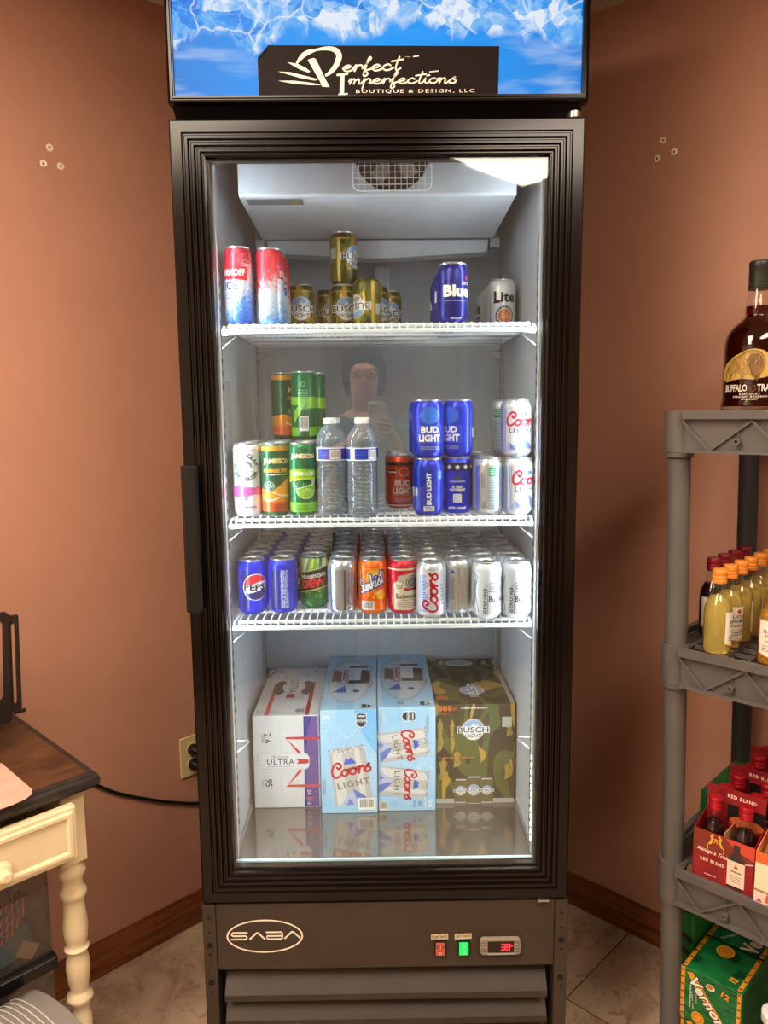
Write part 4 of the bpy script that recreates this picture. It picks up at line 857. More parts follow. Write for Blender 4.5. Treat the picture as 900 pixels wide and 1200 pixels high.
lane('blue_light', .0995, .135, 1, z2, 178, 'blue beer can with sideways lettering', 'in the lower layer', group=G2); lane('blue_light', .1080, .2015, 3, z2, 40, 'blue beer can', 'among those behind the sideways-lettered one', group=G2)
lane('blue_stars', .1625, .163, 1, z2, -4, 'blue beer can with white stars round its top', 'in the lower layer', group=G2); lane('blue_light', .1730, .2290, 3, z2, 0, 'blue beer can', 'among those behind the starred one', group=G2)
lane('silver_front', .2255, .143, 4, z2, 122, 'silver can showing fine print', 'of its lane', group=G2)
lane('silver_front', .2870, .134, 4, z2, 22, 'silver can with red script', 'at the right of the middle shelf', group=G2)
zu = z2 + STD['h'] + .0002
can('blue_light', .0990, .137, zu, 4, 'blue beer can with white lettering, upper layer, left of two', 'beer_can', 'can', G2); can('blue_light', .1640, .160, zu, -42, 'blue beer can with white lettering, upper layer, right of two', 'beer_can', 'can', G2); can('blue_light', .0950, .206, zu, 70, 'blue beer can hidden behind the upper left blue can', 'beer_can', 'can', G2)
can('silver_front', .2830, .139, zu, 6, 'silver beer can with red script on the upper layer at right', 'beer_can', 'can', G2); can('silver_front', .2740, .206, zu, 60, 'silver beer can behind the upper silver one at right', 'beer_can', 'can', G2)
z1 = SH[0] + .0002; G1 = 'cans on the top wire shelf'
can('freedom', -.2860, .150, z1, 2, 'tall red, white and blue can at the far left of the top shelf', 'cocktail_can', 'can', G1)
lane('freedom_red', -.2240, .166, 3, z1, 0, 'tall can fading from red to blue', 'top shelf', .058, 'cocktail_can', G1)
for i, (x, y, r, lab) in enumerate(((-.183, .395, 4, 'camouflage beer can nearest the tall red cans'), (-.121, .470, 24, 'camouflage beer can set back, second from the left'), (-.083, .405, 16, 'camouflage beer can carrying another can on top'), (-.008, .425, 30, 'camouflage beer can half hidden behind the upside-down one'), (.026, .500, 8, 'rightmost camouflage beer can on the top shelf'))):
    can('camo', x, y, z1, r, lab, 'beer_can', 'can', G1)
can('camo', -.0815, .407, z1 + STD['h'] + .0003, 62, 'camouflage beer can stacked on top of another', 'beer_can', 'can', G1)
can('camo', -.0260, .330, z1, 56, 'camouflage beer can standing upside down', 'beer_can', 'can', G1, flip=True)
lane('blue_lager', .1515, .153, 4, z1, 0, 'dark blue lager can', 'of its lane on the top shelf', group=G1)
lane('pilsner', .2840, .350, 4, z1, 2, 'white pilsner can with dark lettering', 'of its lane on the top shelf', group=G1)

# ------------------------------------------------------------------ water bottles
M_WATER = frosted('bottled_water', (238, 242, 243), (222, 228, 232), .16)
wprof = [(.020, .002), (.026, 0), (.0300, .004), (.0318, .012)]
z = .020
while z < .112: wprof += [(.0318, z), (.0296, z + .0030), (.0300, z + .0045), (.0318, z + .0075)]; z += .0085
wprof += [(.0316, .116), (.0316, .142), (.0308, .144), (.0316, .147), (.0312, .154), (.0285, .166), (.0205, .180), (.0140, .187), (.0130, .189), (.0130, .193)]
wb = MB(); wb.lathe(wprof, 32); wme = wb.mesh('bottle', M_WATER, smooth=True, angle=50)
cb = MB(); cp_ = [(.0142, .1905), (.0145, .1915), (.0145, .2005), (.0138, .2025)]; cb.lathe(cp_, 24)
for i in range(24): a = 2 * PI * i / 24; cb.tube([(.0146 * math.cos(a), .0146 * math.sin(a), .192), (.0146 * math.cos(a), .0146 * math.sin(a), .2)], .0006, 4)
cme = cb.mesh('cap', M_WHITEPL)
p = Pr(); p.rect(-100, 117, 100, 141, (20, 44, 168)); p.rect(-100, 140, 100, 142.5, (220, 226, 236)); p.rect(-100, 115.5, 100, 118, (220, 226, 236)); p.rect(-34, 118, -22, 140, (206, 200, 176)); p.barcode(6, 119, 30, 138, 6); p.rect(-58, 118, -44, 140, (30, 62, 190)); p.fine(-20, 122, 0, 136, 3, (60, 92, 210), .5)
lme = p.mesh('label_band', PM_PAPER, lambda x, y, d: ((.0320 + d) * math.sin(x / .032), -(.0320 + d) * math.cos(x / .032), y), strip=.004)
for x, y, r, lab in ((-.1035, .141, -12, 'clear water bottle with blue label next to the green lime can'), (-.0385, .128, 14, 'clear water bottle with blue label, nearer the orange can'), (-.1020, .2080, 60, 'clear water bottle hidden behind the left water bottle'), (-.0370, .1960, 100, 'clear water bottle hidden behind the right water bottle')):
    t = thing('water_bottle', lab, 'bottle', (x, y, z2), math.radians(r), 'water bottles on the middle shelf'); obj('bottle', wme, t); obj('cap', cme, t); obj('label_band', lme, t)

# ------------------------------------------------------------------ beer cases on the cooler floor
ZF = .4832
def case(name, label, x0, x1, y0, y1, h, m, front, top, extra=None):
    t = thing(name, label, 'box', ((x0 + x1) / 2, y0, ZF), 0); w = x1 - x0; d = y1 - y0
    MB().box(-w / 2, w / 2, 0, d, 0, h).build('carton', m, t, bev=.0025)
    o = place_print('front_print', front, (-w / 2, 0, 0), (1, 0, 0), (0, 0, 1), t); o = place_print('top_print', top, (-w / 2, 0, h), (1, 0, 0), (0, 1, 0), t)
    return t
MM = .001
# white case (front 160 x 236 mm)
f = Pr(); RD2 = (214, 40, 46)
f.rect(123, 2, 158, 234, (26, 26, 140)); f.poly([(143, 234), (135, 205), (128, 150), (126, 60), (128, 2), (158, 2), (158, 234)], (104, 78, 150))
for sgn in (1, -1):
    c = 118
    f.stroke([(158, c + sgn * 61), (80, c + sgn * 61), (113, c + sgn * 22)], 7.5, RD2 if sgn > 0 else (222, 72, 58))
f.stroke([(72, 236), (72, 230), (66, 222), (66, 12), (76, 2)], .5, (176, 176, 178))
f.poly([(10, 104), (14, 100), (128, 100), (135, 106), (136, 130), (130, 140), (14, 142), (9, 138)], (214, 214, 212)); f.poly([(12, 106), (16, 102), (127, 102), (133, 108), (134, 129), (128, 138), (16, 140), (11, 136)], (238, 238, 236)); f.text('ULTRA', 66, 119, 66, 14, (42, 44, 56), bold=.01, spacing=1.15); f.text('Michelob', 64, 132, 44, 9, (120, 122, 130), shear=.4); f.fine(34, 106, 92, 109, 1, (170, 170, 176), .6); f.poly([(104, 126), (130, 126), (134, 123), (134, 117), (130, 114), (104, 114), (110, 120)], (206, 36, 44)); f.stroke([(20, 130), (16, 120), (24, 108)], 1, (190, 190, 194), 5)
f.text('2.6', 36, 180, 26, 17, (50, 54, 92), rot=-PI / 2, bold=.006); f.text('CARBS', 24, 178, 22, 4.5, (80, 84, 116), rot=-PI / 2); f.text('95', 36, 66, 20, 17, (50, 54, 92), rot=-PI / 2, bold=.006); f.text('CALS', 22, 66, 17, 4.5, (80, 84, 116), rot=-PI / 2)
f.text('24', 134, 41, 13, 9, (226, 224, 236), rot=-PI / 2, bold=.01); f.rect(126, 24, 142, 28, (222, 90, 80)); f.text('12', 134, 15, 13, 9, (226, 224, 236), rot=-PI / 2, bold=.01); f.finev(132, 190, 134, 226, 1, (120, 120, 190)); f.finev(151, 70, 154, 126, 1, (150, 96, 150))
tp = Pr(); tp.rect(28, 2, 38, 212, (214, 70, 58)); tp.rect(28, 206, 60, 214, (214, 70, 58)); tp.rect(126, 2, 136, 226, (190, 30, 52)); tp.rect(108, 218, 136, 226, (190, 30, 52)); tp.poly([(48, 106), (110, 106), (114, 300), (48, 300)], (222, 222, 222)); tp.stroke([(48, 106), (110, 106), (114, 300), (48, 300), (48, 106)], 1, (160, 160, 166))
for cx in (46, 116): tp.ell(cx, 186, 17, 50, (84, 74, 70), 24)
tp.ell(81, 190, 30, 44, (232, 232, 232)); tp.text('ULTRA', 80, 196, 96, 22, (60, 64, 80), rot=-PI / 2); tp.rect(68, 112, 88, 140, (196, 44, 52)); tp.barcode(100, 14, 124, 40, 3, (206, 208, 226), (70, 70, 140)); tp.text('2.6', 28, 308, 26, 22, (120, 122, 140), rot=PI); tp.text('2.6', 138, 308, 26, 22, (120, 122, 140), rot=PI); tp.text('24', 48, 20, 16, 14, (120, 122, 140), rot=PI); tp.text('12', 14, 20, 14, 12, (120, 122, 140), rot=PI)
case('beer_case', 'white beer case with red ribbon print, leftmost on the cooler floor', -.3150, -.1545, .300, .645, .236, mat('white_carton', (232, 231, 228), .5), f, tp)
# blue cases
M_ICE = noisy('ice_blue_carton', (150, 200, 236), (176, 214, 238), 9, .45, 4)
def tall_can(p, cx, cy, rot, k=1.0):
    ca, sa = math.cos(rot), math.sin(rot); o = p.M; p.M = lambda x, y: (cx + k * (x * ca - y * sa), cy + k * (x * sa + y * ca))
    p.poly([(-46, -70), (-44, 62), (-38, 76), (38, 80), (45, 62), (47, -70)], (186, 184, 180)); p.poly([(-40, -70), (-36, 62), (-30, 72), (-12, 74), (-14, -70)], (212, 210, 206)); p.poly([(18, -70), (18, 74), (30, 72), (34, -70)], (214, 212, 208))
    p.hold(True)
    for i in range(40): rnd = random.Random(i * 3 + int(cx)); x = rnd.uniform(-44, 44); p.ell(x, 74 + rnd.uniform(-9, 5), rnd.uniform(1, 2.6), rnd.uniform(1, 2.4), rnd.choice(((150, 148, 146), (236, 238, 240), (120, 120, 124), (200, 206, 212))), 7)
    p.hold(False)
    p.poly([(-12, 34), (-4, 52), (2, 46), (8, 51), (20, 34)], (60, 92, 196)); p.script('Coors', -44, 2, 98, 16.5, 5.8, RED, rot=.10, shear=.1); p.text('LIGHT', 6, -16, 80, 17, (126, 116, 104), bold=.02, rot=.08, spacing=1.2)
    p.poly([(-32, -70), (-14, -48), (2, -30), (14, -38), (30, -52), (44, -70)], (176, 188, 222)); p.poly([(2, -30), (14, -38), (30, -52), (44, -70), (16, -70), (6, -50)], (92, 118, 196)); p.poly([(-18, -70), (-8, -54), (0, -70)], (110, 132, 200)); p.M = o
def splash(p, x0, x1, y0, y1, n, seed):
    p.hold(True)
    for i in range(n): rnd = random.Random(seed + i); x, y = rnd.uniform(x0, x1), rnd.uniform(y0, y1); r = rnd.uniform(.5, 1.5); p.ell(x, y, r, r * rnd.uniform(.7, 1.6), rnd.choice(((110, 132, 158), (196, 214, 230), (224, 236, 246))), 6)
    p.hold(False)
def shield(p, cx, cy, s=1.0):
    q = lambda P: [(cx + x * s, cy + y * s) for x, y in P]; p.poly(q([(-13, 14), (-8, 18), (8, 18), (13, 14), (14, -6), (8, -16), (0, -20), (-8, -16), (-14, -6)]), (220, 228, 234)); p.poly(q([(-11, 13), (-7, 16), (7, 16), (11, 13), (12, -6), (7, -14), (0, -17), (-7, -14), (-12, -6)]), (44, 46, 54)); p.rect(cx - 9 * s, cy + 8 * s, cx + 9 * s, cy + 12 * s, (206, 210, 216)); p.rect(cx - 12 * s, cy - 5 * s, cx + 12 * s, cy + 4 * s, (224, 228, 232)); p.fine(cx - 11 * s, cy - 4 * s, cx + 11 * s, cy + 3 * s, 2, (60, 62, 70), .55)
f = Pr(); f.poly([(80, 259), (134, 259), (134, 150), (100, 200)], (120, 190, 240)); splash(f, 6, 128, 150, 225, 90, 5); tall_can(f, 70, 92, .12, .98); f.text('24', 14, 243, 16, 12, WHT, bold=.02); f.text('CANS', 14, 231, 14, 5, (214, 230, 242)); shield(f, 98, 235, 1.0); f.barcode(88, 10, 130, 40, 5, (240, 236, 224)); f.finev(5, 50, 12, 88, 2, (110, 130, 150))
def top_scene(p, W, D):
    splash(p, 6, W - 6, 20, D - 10, 60, 40); p.ell(W * .48, D * .52, W * .44, D * .42, (170, 190, 206)); p.ell(W * .46, D * .5, W * .38, D * .36, (196, 208, 218))
    for dx in (-.28, .28): p.poly([(W * (.5 + dx) - 13, D * .48), (W * (.5 + dx) + 13, D * .48), (W * (.5 + dx) + 12, D * .68), (W * (.5 + dx) - 11, D * .70)], (66, 54, 52) if dx > 0 else (140, 108, 76))
    p.rect(W * .46, D * .44, W * .86, D * .50, (50, 50, 58)); p.rect(W * .46, D * .74, W * .82, D * .78, (70, 72, 80)); p.poly([(W * .16, D * .28), (W * .40, D * .40), (W * .44, D * .28)], (100, 110, 186)); p.script('Coors', W * .44, D * .42, D * .28, 12, 3.5, (190, 70, 76), rot=PI / 2)
    p.stroke([(W * .82, D * .50), (W * .93, D * .46), (W * .88, D * .36), (W * .78, D * .42)], 2, (60, 62, 70)); p.stroke([(W * .84, D * .80), (W * .93, D * .70), (W * .86, D * .66)], 2, (70, 72, 80)); p.ell(W * .62, D * .30, 8, 10, (60, 66, 80)); p.rect(W * .74, 10, W * .82, 32, (40, 40, 46)); p.poly([(W * .84, 10), (W * .84, 32), (W * .92, 20)], (40, 40, 46))
tp = Pr(); top_scene(tp, 134, 400)
case('beer_case', 'pale blue beer case with one upright silver can, second from the left', -.1495, -.0150, .270, .672, .260, M_ICE, f, tp)
f = Pr(); splash(f, 60, 134, 90, 190, 110, 77)
for cy in (168, 74): tall_can(f, 58, cy, -PI / 2 + (.14 if cy > 100 else -.12), .80)
o = f.M; f.M = lambda x, y: (74 + (y) * 1.0, 240 - (x)); shield(f, 0, 0, .95); f.M = o
f.text('24', 124, 20, 20, 13, (226, 236, 246), rot=-PI / 2, bold=.02); f.finev(112, 12, 116, 32, 1, (210, 226, 240)); f.finev(96, 14, 106, 26, 3, (90, 110, 130)); f.barcode(2, 4, 22, 26, 2, (214, 214, 200), (70, 66, 50)); f.finev(84, 10, 92, 30, 2, (110, 140, 180)); f.finev(116, 200, 124, 244, 2, (150, 170, 190)); f.stroke([(58, 4), (54, 12), (54, 250), (60, 258)], .5, (130, 170, 200)); f.finev(34, 14, 48, 30, 3, (150, 180, 210))
tp = Pr(); top_scene(tp, 138, 400); tp.text('24', 122, 26, 22, 20, (232, 240, 248), bold=.02); tp.barcode(46, 12, 66, 34, 4, (170, 196, 214), (80, 96, 110))
case('beer_case', 'pale blue beer case with two sideways silver cans, third from the left', -.0125, .1255, .278, .680, .262, M_ICE, f, tp)
M_CAMOB = camo('camo_carton', (1, .6, .42), 15, 0, .45)
f = Pr(); W_ = 195; H_ = 254; f.rect(2, 0, W_ - 2, 12, (190, 186, 178))
for (x, y, w, h, sd) in ((4, 130, 16, 90, 1), (34, 128, 14, 90, 2), (42, 92, 22, 44, 3), (6, 60, 26, 56, 4), (166, 60, 20, 44, 5), (170, 170, 20, 34, 6)):
    rnd = random.Random(sd)
    P = [(x + rnd.uniform(0, 4), y), (x + w * .7, y + h * .1), (x + w, y + h * .3), (x + w * .7, y + h * .5), (x + w * .9, y + h * .8), (x + w * .5, y + h), (x + w * .1, y + h * .8), (x + w * .25, y + h * .45)]; f.poly(P, (178, 148, 62))
    f.hold(True)
    for k in range(26): f.ell(x + rnd.uniform(1, w - 1), y + rnd.uniform(2, h - 2), 1.3, 1.3, (92, 84, 44), 6)
    f.hold(False)
f.poly([(16, 14), (24, 14), (26, 40), (38, 60), (30, 74), (16, 64)], (190, 152, 56)); f.poly([(112, 104), (122, 116), (124, 130), (114, 140), (104, 150), (108, 126)], (190, 152, 56))
busch(f, 92, 190, 1.28); f.text('30', 18, 244, 22, 14, (236, 116, 40), bold=.04); f.rect(31, 238, 37, 251, (236, 116, 40)); f.fine(40, 240, 52, 250, 3, (220, 110, 50)); f.fine(6, 229, 40, 232, 1, (210, 100, 46)); f.text('LIMITED EDITION', 52, 118, 82, 5.5, (206, 120, 56), bold=.02); f.fine(62, 243, 126, 247, 1, (214, 210, 190), .9); f.rect(162, 196, 186, 222, (200, 200, 184))
def mini(p, cx, y0, w, h):
    p.poly([(cx - w * .5, y0 + 3), (cx - w * .42, y0), (cx + w * .42, y0), (cx + w * .5, y0 + 3), (cx + w * .5, y0 + h - 6), (cx + w * .4, y0 + h), (cx - w * .4, y0 + h), (cx - w * .5, y0 + h - 6)], (104, 96, 62)); p.rect(cx - w * .40, y0 + h - 2, cx + w * .40, y0 + h + 1.5, (206, 206, 204)); p.rect(cx - w * .42, y0 - 1, cx + w * .42, y0 + 2, (206, 206, 204)); busch(p, cx, y0 + h * .52, w / 56)
mini(f, 62, 2, 32, 60); mini(f, 126, 2, 32, 62); mini(f, 94, -1, 38, 70)
tp = Pr(); tp.rect(W_ - 12, 4, W_ - 1, 338, (186, 180, 166)); busch(tp, 100, 92, 1.5, -PI / 2 + PI); tp.text('30', 20, 40, 26, 30, (226, 110, 40), bold=.04, rot=PI / 2); tp.ell(88, 300, 40, 26, (190, 190, 182)); tp.ell(88, 305, 30, 16, (150, 170, 196))
for cx in (66, 126): tp.ell(cx, 190, 13, 42, (70, 56, 36), 20)
tp.poly([(30, 286), (42, 286), (44, 316), (34, 316)], (170, 168, 160)); tp.poly([(150, 286), (160, 286), (166, 316), (154, 316)], (170, 168, 160))
case('beer_case', 'camouflage printed beer case with round white emblem, rightmost', .1275, .3225, .312, .655, .254, M_CAMOB, f, tp)

# ------------------------------------------------------------------ outlet, plugs, cords, wall plugs
RL = PI / 4       # left-wall frame: local x along the wall, local -y out into the room
pl = thing('wall_outlet', 'ivory duplex wall outlet plate beside the cooler', 'outlet', (-.535, .567, .498), RL)
ow = MB(); ow.box(-.036, .036, -.0055, 0, -.058, .058); ow.build('cover_plate', M_IVORY, pl, bev=.003)
for zz in (.0215, -.0215):
    r = MB(); r.lathe([(.017, 0), (.017, .0025), (.015, .003)], 24); o = r.build('receptacle', M_IVORY, pl, smooth=True); o.location = (0, -.0055, zz); o.rotation_euler = (PI / 2, 0, 0)
sc = MB(); sc.lathe([(.0035, 0), (.0035, .0012)], 12); o = sc.build('screw', M_STEEL, pl); o.location = (0, -.0055, 0); o.rotation_euler = (PI / 2, 0, 0)
for zz, lab in ((.0215, 'black plug in the upper outlet socket'), (-.0215, 'black plug in the lower outlet socket')):
    t = thing('power_plug', lab, 'plug', (-.535 + .0095 / S2 - .001 / S2, .567 - .0095 / S2 - .001 / S2, .498 + zz), RL)
    b_ = MB(); b_.lathe([(.0148, 0), (.0158, .006), (.0150, .014), (.0105, .024), (.0065, .030)], 18); o = b_.build('plug_body', M_BLKPL, t, smooth=True); o.rotation_euler = (PI / 2, 0, 0)
    for q in range(5): g_ = MB(); g_.tube([(.0155 * math.cos(a * PI / 8), -.009 - q * .0, .0155 * math.sin(a * PI / 8)) for a in range(16)], .0010, 4, True)
    g_.build('grip', M_BLKPL, t)
    cd = MB(); cd.tube(catmull3([(0, -.028, 0), (.006, -.040, -.002), (.03, -.045, -.008), (.07, -.030, -.02), (.10, -.020, -.06)]) if False else [(0, -.026, 0), (.004, -.036, -.001), (.016, -.043, -.004), (.035, -.042, -.012), (.060, -.032, -.035), (.075, -.024, -.08)], .0032, 8); cd.build('cord', M_BLKPL, t, smooth=True)
def c3(P, n=6):
    P = [Vector(p) for p in P]; Q = [P[0]] + P + [P[-1]]; out = []
    for i in range(1, len(Q) - 2):
        for k in range(n):
            t = k / n; a, b2, c2, d2 = Q[i - 1], Q[i], Q[i + 1], Q[i + 2]; out.append(0.5 * (2 * b2 + (c2 - a) * t + (2 * a - 5 * b2 + 4 * c2 - d2) * t * t + (3 * b2 - a - 3 * c2 + d2) * t ** 3))
    return out + [P[-1]]
wall_off = Vector((1, -1, 0)) / S2 * .006
cpts = [Vector((-.80, .302, .60)), Vector((-.7274, .3746, .512)), Vector((-.6855, .4165, .4665)), Vector((-.619, .483, .4125)), Vector((-.5747, .5273, .3815)), Vector((-.5204, .5816, .3515)), Vector((-.47, .632, .36)), Vector((-.43, .672, .40))]
cd = MB(); cd.tube(c3([p_ + wall_off for p_ in cpts], 8), .0042, 8); tag(cd.build('electrical_cable', M_BLKPL, smooth=True), 'black power cord drooping along the wall from desk to cooler', 'cord')
def anchor(x, y, z, left, lab, grp):
    t = thing('wall_anchor', lab, 'wall anchor', (x, y, z), RL if left else -RL, grp)
    a = MB(); a.lathe([(.0026, -.002), (.0026, .0015), (.0055, .0026), (.0082, .0014), (.0082, -.0005)], 18, cap=False); o = a.build('flange', mat('anchor_plastic', (246, 224, 200), .5), t, smooth=True); o.rotation_euler = (PI / 2, 0, 0)
    h = MB(); h.lathe([(.0027, -.0008), (.0027, .0006)], 12); o = h.build('hole', M_DARK, t); o.rotation_euler = (PI / 2, 0, 0)
for (x, y, z), l in (((-.739, .363, 2.0401), 'plastic wall anchor, top one of three left of the cooler'), ((-.7502, .3518, 2.0019), 'plastic wall anchor, lower left of three left of the cooler'), ((-.723, .379, 2.0046), 'plastic wall anchor, lower right of three left of the cooler')): anchor(x, y, z, True, l, 'anchors in the left wall')
for (x, y, z), l in (((.6945, .4855, 2.0876), 'plastic wall anchor, top one of three right of the cooler'), ((.7148, .4652, 2.0544), 'plastic wall anchor, rightmost of three right of the cooler'), ((.6849, .4951, 2.0484), 'plastic wall anchor, lowest of three right of the cooler')): anchor(x, y, z, False, l, 'anchors in the right wall')

# ------------------------------------------------------------------ desk by the left wall (local x along wall, y towards wall)
DK = thing('writing_desk', 'cream painted desk with turned legs and worn dark top', 'desk', (-.5577, -.0804, 0), RL)
DW, DD = .95, .43
tp_ = MB(); tp_.prismx([(.004, .7705), (.004, .745), (DD, .745), (DD, .7705)], -DW + .004, -.004); tpo = tp_.build('desk_top', M_DESK, DK, bev=.002)
ed = MB()   # moulded edge: front and right end
def edge_prof(n=6):
    P = [(0.004, .7695)]
    for i in range(n + 1): a = PI / 2 - PI * i / n; P.append((-.004 - .009 * math.cos(a), .7545 + .0135 * math.sin(a)))
    P += [(-.003, .7395), (-.003, .7375), (.010, .7375), (.010, .745), (.0045, .745)]; return P
EPf = edge_prof()
n_ = len(EPf); vs = []
for (mx, my) in ((-DW, 'L'), (0, 'C'), (0, 'B')):
    for (o_, zz) in EPf:
        if my == 'L': vs.append((-DW, o_, zz))
        elif my == 'C': vs.append((-o_, o_, zz))
        else: vs.append((-o_, DD, zz))
ed.add(vs, [tuple(range(n_)), tuple(reversed(range(2 * n_, 3 * n_)))] + [(s_ * n_ + i, s_ * n_ + n_ + i, s_ * n_ + n_ + (i + 1) % n_, s_ * n_ + (i + 1) % n_) for s_ in (0, 1) for i in range(n_)])
ed.build('edge_moulding', M_DESKEDGE, DK, smooth=True, angle=50)
LZ = [(.0215, .586), (.0185, .580), (.0205, .574), (.0250, .568), (.0260, .561), (.0225, .553), (.0185, .545), (.0195, .530), (.0240, .525), (.0260, .5185), (.0240, .511), (.0195, .504), (.0190, .495), (.0225, .465), (.0240, .445), (.0215, .420), (.0175, .409), (.0200, .405), (.0235, .4015), (.0210, .396), (.0185, .392), (.0215, .375), (.0230, .358), (.0205, .330), (.0165, .312), (.0165, .306), (.0245, .2985), (.0250, .2925), (.0200, .284), (.0160, .272), (.0165, .262), (.0200, .252), (.0205, .240), (.0190, .18), (.0150, .09), (.0135, .05), (.0190, .040), (.0200, .02), (.015, 0)]
def leg(x, y):
    o = MB().box(x - .0235, x + .0235, y - .0235, y + .0235, .586, .7375).build('leg_block', M_CREAM, DK, bev=.002)
    t_ = MB(); t_.lathe([(r, zz) for r, zz in LZ[::-1]], 24, x, y); return t_.build('leg', M_CREAM, DK, smooth=True, angle=60)
for x, y in ((-.030, .0445), (-DW + .03, .0445), (-.030, DD - .035), (-DW + .03, DD - .035)): leg(x, y)
MB().box(-DW + .055, -.0555, DD - .045, DD - .025, .62, .7375).build('rear_apron', M_CREAM, DK); MB().box(-.040, -.020, .069, DD - .06, .62, .7375).build('side_apron', M_CREAM, DK); MB().box(-DW + .02, -DW + .04, .069, DD - .06, .62, .7375).build('side_apron', M_CREAM, DK)
MB().box(-DW + .055, -.0555, .024, .040, .612, .622).build('front_rail', M_CREAM, DK)
dw = MB(); dw.box(-.62, -.040, -.022, -.002, .622, .7265); dro = dw.build('drawer', M_CREAM, DK, bev=.004, seg=3); dro['label'] = 'slightly open cream drawer front'
MB().frame(-.612, -.048, .630, .7185, [(0, -.022), (.003, -.027), (.009, -.027), (.014, -.0225)]).build('drawer_moulding', M_CREAM, dro, smooth=True)
dbx = MB(); dbx.box(-.60, -.062, -.002, .010, .630, .69); dbx.box(-.60, -.592, .010, .32, .630, .69); dbx.box(-.070, -.062, .010, .32, .630, .69); dbx.box(-.592, -.070, .010, .32, .630, .636); dbx.build('drawer_box', M_CREAM, dro)
kn = MB(); kn.lathe([(.0185, 0), (.0185, .003), (.015, .005), (.0165, .007), (.0155, .010), (.009, .012), (.0105, .020), (.011, .026), (.007, .030)], 24); o = kn.build('knob', M_CREAM, dro, smooth=True); o.location = (-.176, -.0225, .657); o.rotation_euler = (PI / 2, 0, 0)
def onD(x, y): return (-.5577 + (x - y) / S2, -.0804 + (x + y) / S2)
# pink mat
px_, py_ = onD(0, 0); mb_ = MB(); P = [(-.60, .155), (-.60, -.026), (-.150, -.026), (-.128, -.022), (-.112, -.012), (-.106, .004), (-.106, .155)]; mb_.prismz(P, .7707, .7732)
pm_ = mb_.build('desk_mat', noisy('pink_mat', (236, 170, 152), (228, 158, 140), 30, .6, 3), bev=.0008); pm_.location = (px_, py_, 0); pm_.rotation_euler = (0, 0, RL); tag(pm_, 'pink soft mat with rounded corner at the desk front', 'mat')
# grey machine with black paper support
pr_ = thing('printer', 'grey desktop printer standing on the dark desk top', 'printer', (px_, py_, .7707), RL)
gb = MB(); gb.prism([(-.48, 0), (-.098, 0), (-.102, .10), (-.108, .165), (-.13, .175), (-.48, .175)], .195, .40); gb.build('printer_body', mat('machine_grey', (150, 142, 130), .4), pr_, bev=.006, seg=3)
MB().box(-.47, -.105, .20, .395, -.0002, .004).build('printer_foot', M_BLKPL, pr_)
ps = MB(); Lp = [(-.30, .075), (-.030, .075), (-.026, .083), (-.020, .25), (-.028, .262), (-.30, .262)]
def plate_ring(b_, o_, i_, y0, y1):   # outer loop o_, inner loop i_, same length
    n = len(o_); vs = [(x, y0, zz) for x, zz in o_] + [(x, y0, zz) for x, zz in i_] + [(x, y1, zz) for x, zz in o_] + [(x, y1, zz) for x, zz in i_]; fs = []
    for i in range(n):
        j = (i + 1) % n; fs += [(i, j, n + j, n + i), (2 * n + i, 3 * n + i, 3 * n + j, 2 * n + j), (i, 2 * n + i, 2 * n + j, j), (n + i, n + j, 3 * n + j, 3 * n + i)]
    b_.add(vs, fs)
plate_ring(ps, [(-.30, .020), (-.038, .020), (-.032, .026), (-.022, .254), (-.030, .262), (-.30, .262)], [(-.28, .075), (-.050, .075), (-.045, .082), (-.037, .236), (-.042, .244), (-.28, .244)], .300, .307)
ps.build('paper_support', mat('brown_black_plastic', (44, 34, 28), .45), pr_, bev=.0015)
pg = MB(); plate_ring(pg, [(-.031, .040), (-.011, .040), (-.009, .050), (-.003, .246), (-.005, .250), (-.023, .250)], [(-.025, .060), (-.019, .056), (-.017, .062), (-.011, .228), (-.013, .234), (-.019, .230)], .305, .311); pg.box(-.026, -.002, .304, .311, .034, .041); pg.build('paper_guide', MATS['brown_black_plastic'], pr_)
# clear plastic drawer tower below the desk
cx_, cy_ = onD(0, 0)
TW = thing('plastic_drawer_tower', 'clear plastic drawer tower with black handles under the desk', 'drawers', (cx_, cy_, 0), RL)
X0, X1, Y0, Y1 = -.42, -.062, .085, .40
for zb_, zt_ in ((.005, .352), (.385, .585)):
    for nm, bb in (('drawer_front', (X0, X1, Y0, Y0 + .003, zb_, zt_)), ('drawer_side', (X1 - .003, X1, Y0 + .003, Y1, zb_, zt_)), ('drawer_side', (X0, X0 + .003, Y0 + .003, Y1, zb_, zt_)), ('drawer_bottom', (X0 + .003, X1 - .003, Y0 + .003, Y1, zb_, zb_ + .003))): MB().box(*bb).build(nm, M_BINPL, TW)
for z0_, z1_ in ((.352, .385), (.585, .602)): MB().prismx([(Y0 - .014, z0_ + .006), (Y0 - .016, z1_ - .004), (Y0 - .010, z1_), (Y1, z1_), (Y1, z0_), (Y0 - .002, z0_)], X0 - .004, X1 + .004).build('handle_rail', M_BLKPL, TW, bev=.002)
MB().tube([(X0, Y0 - .001, .505), (X1, Y0 - .001, .530)], .0012, 6).build('drawer_rib', M_BINPL, TW)
def blob(name, pts, r, m, label, cat, n=10, closed=False):
    b_ = MB(); b_.tube(c3([Vector((*onD(x, y), zz)) for x, y, zz in pts], 5), r, n, closed); return tag(b_.build(name, m, smooth=True), label, cat)
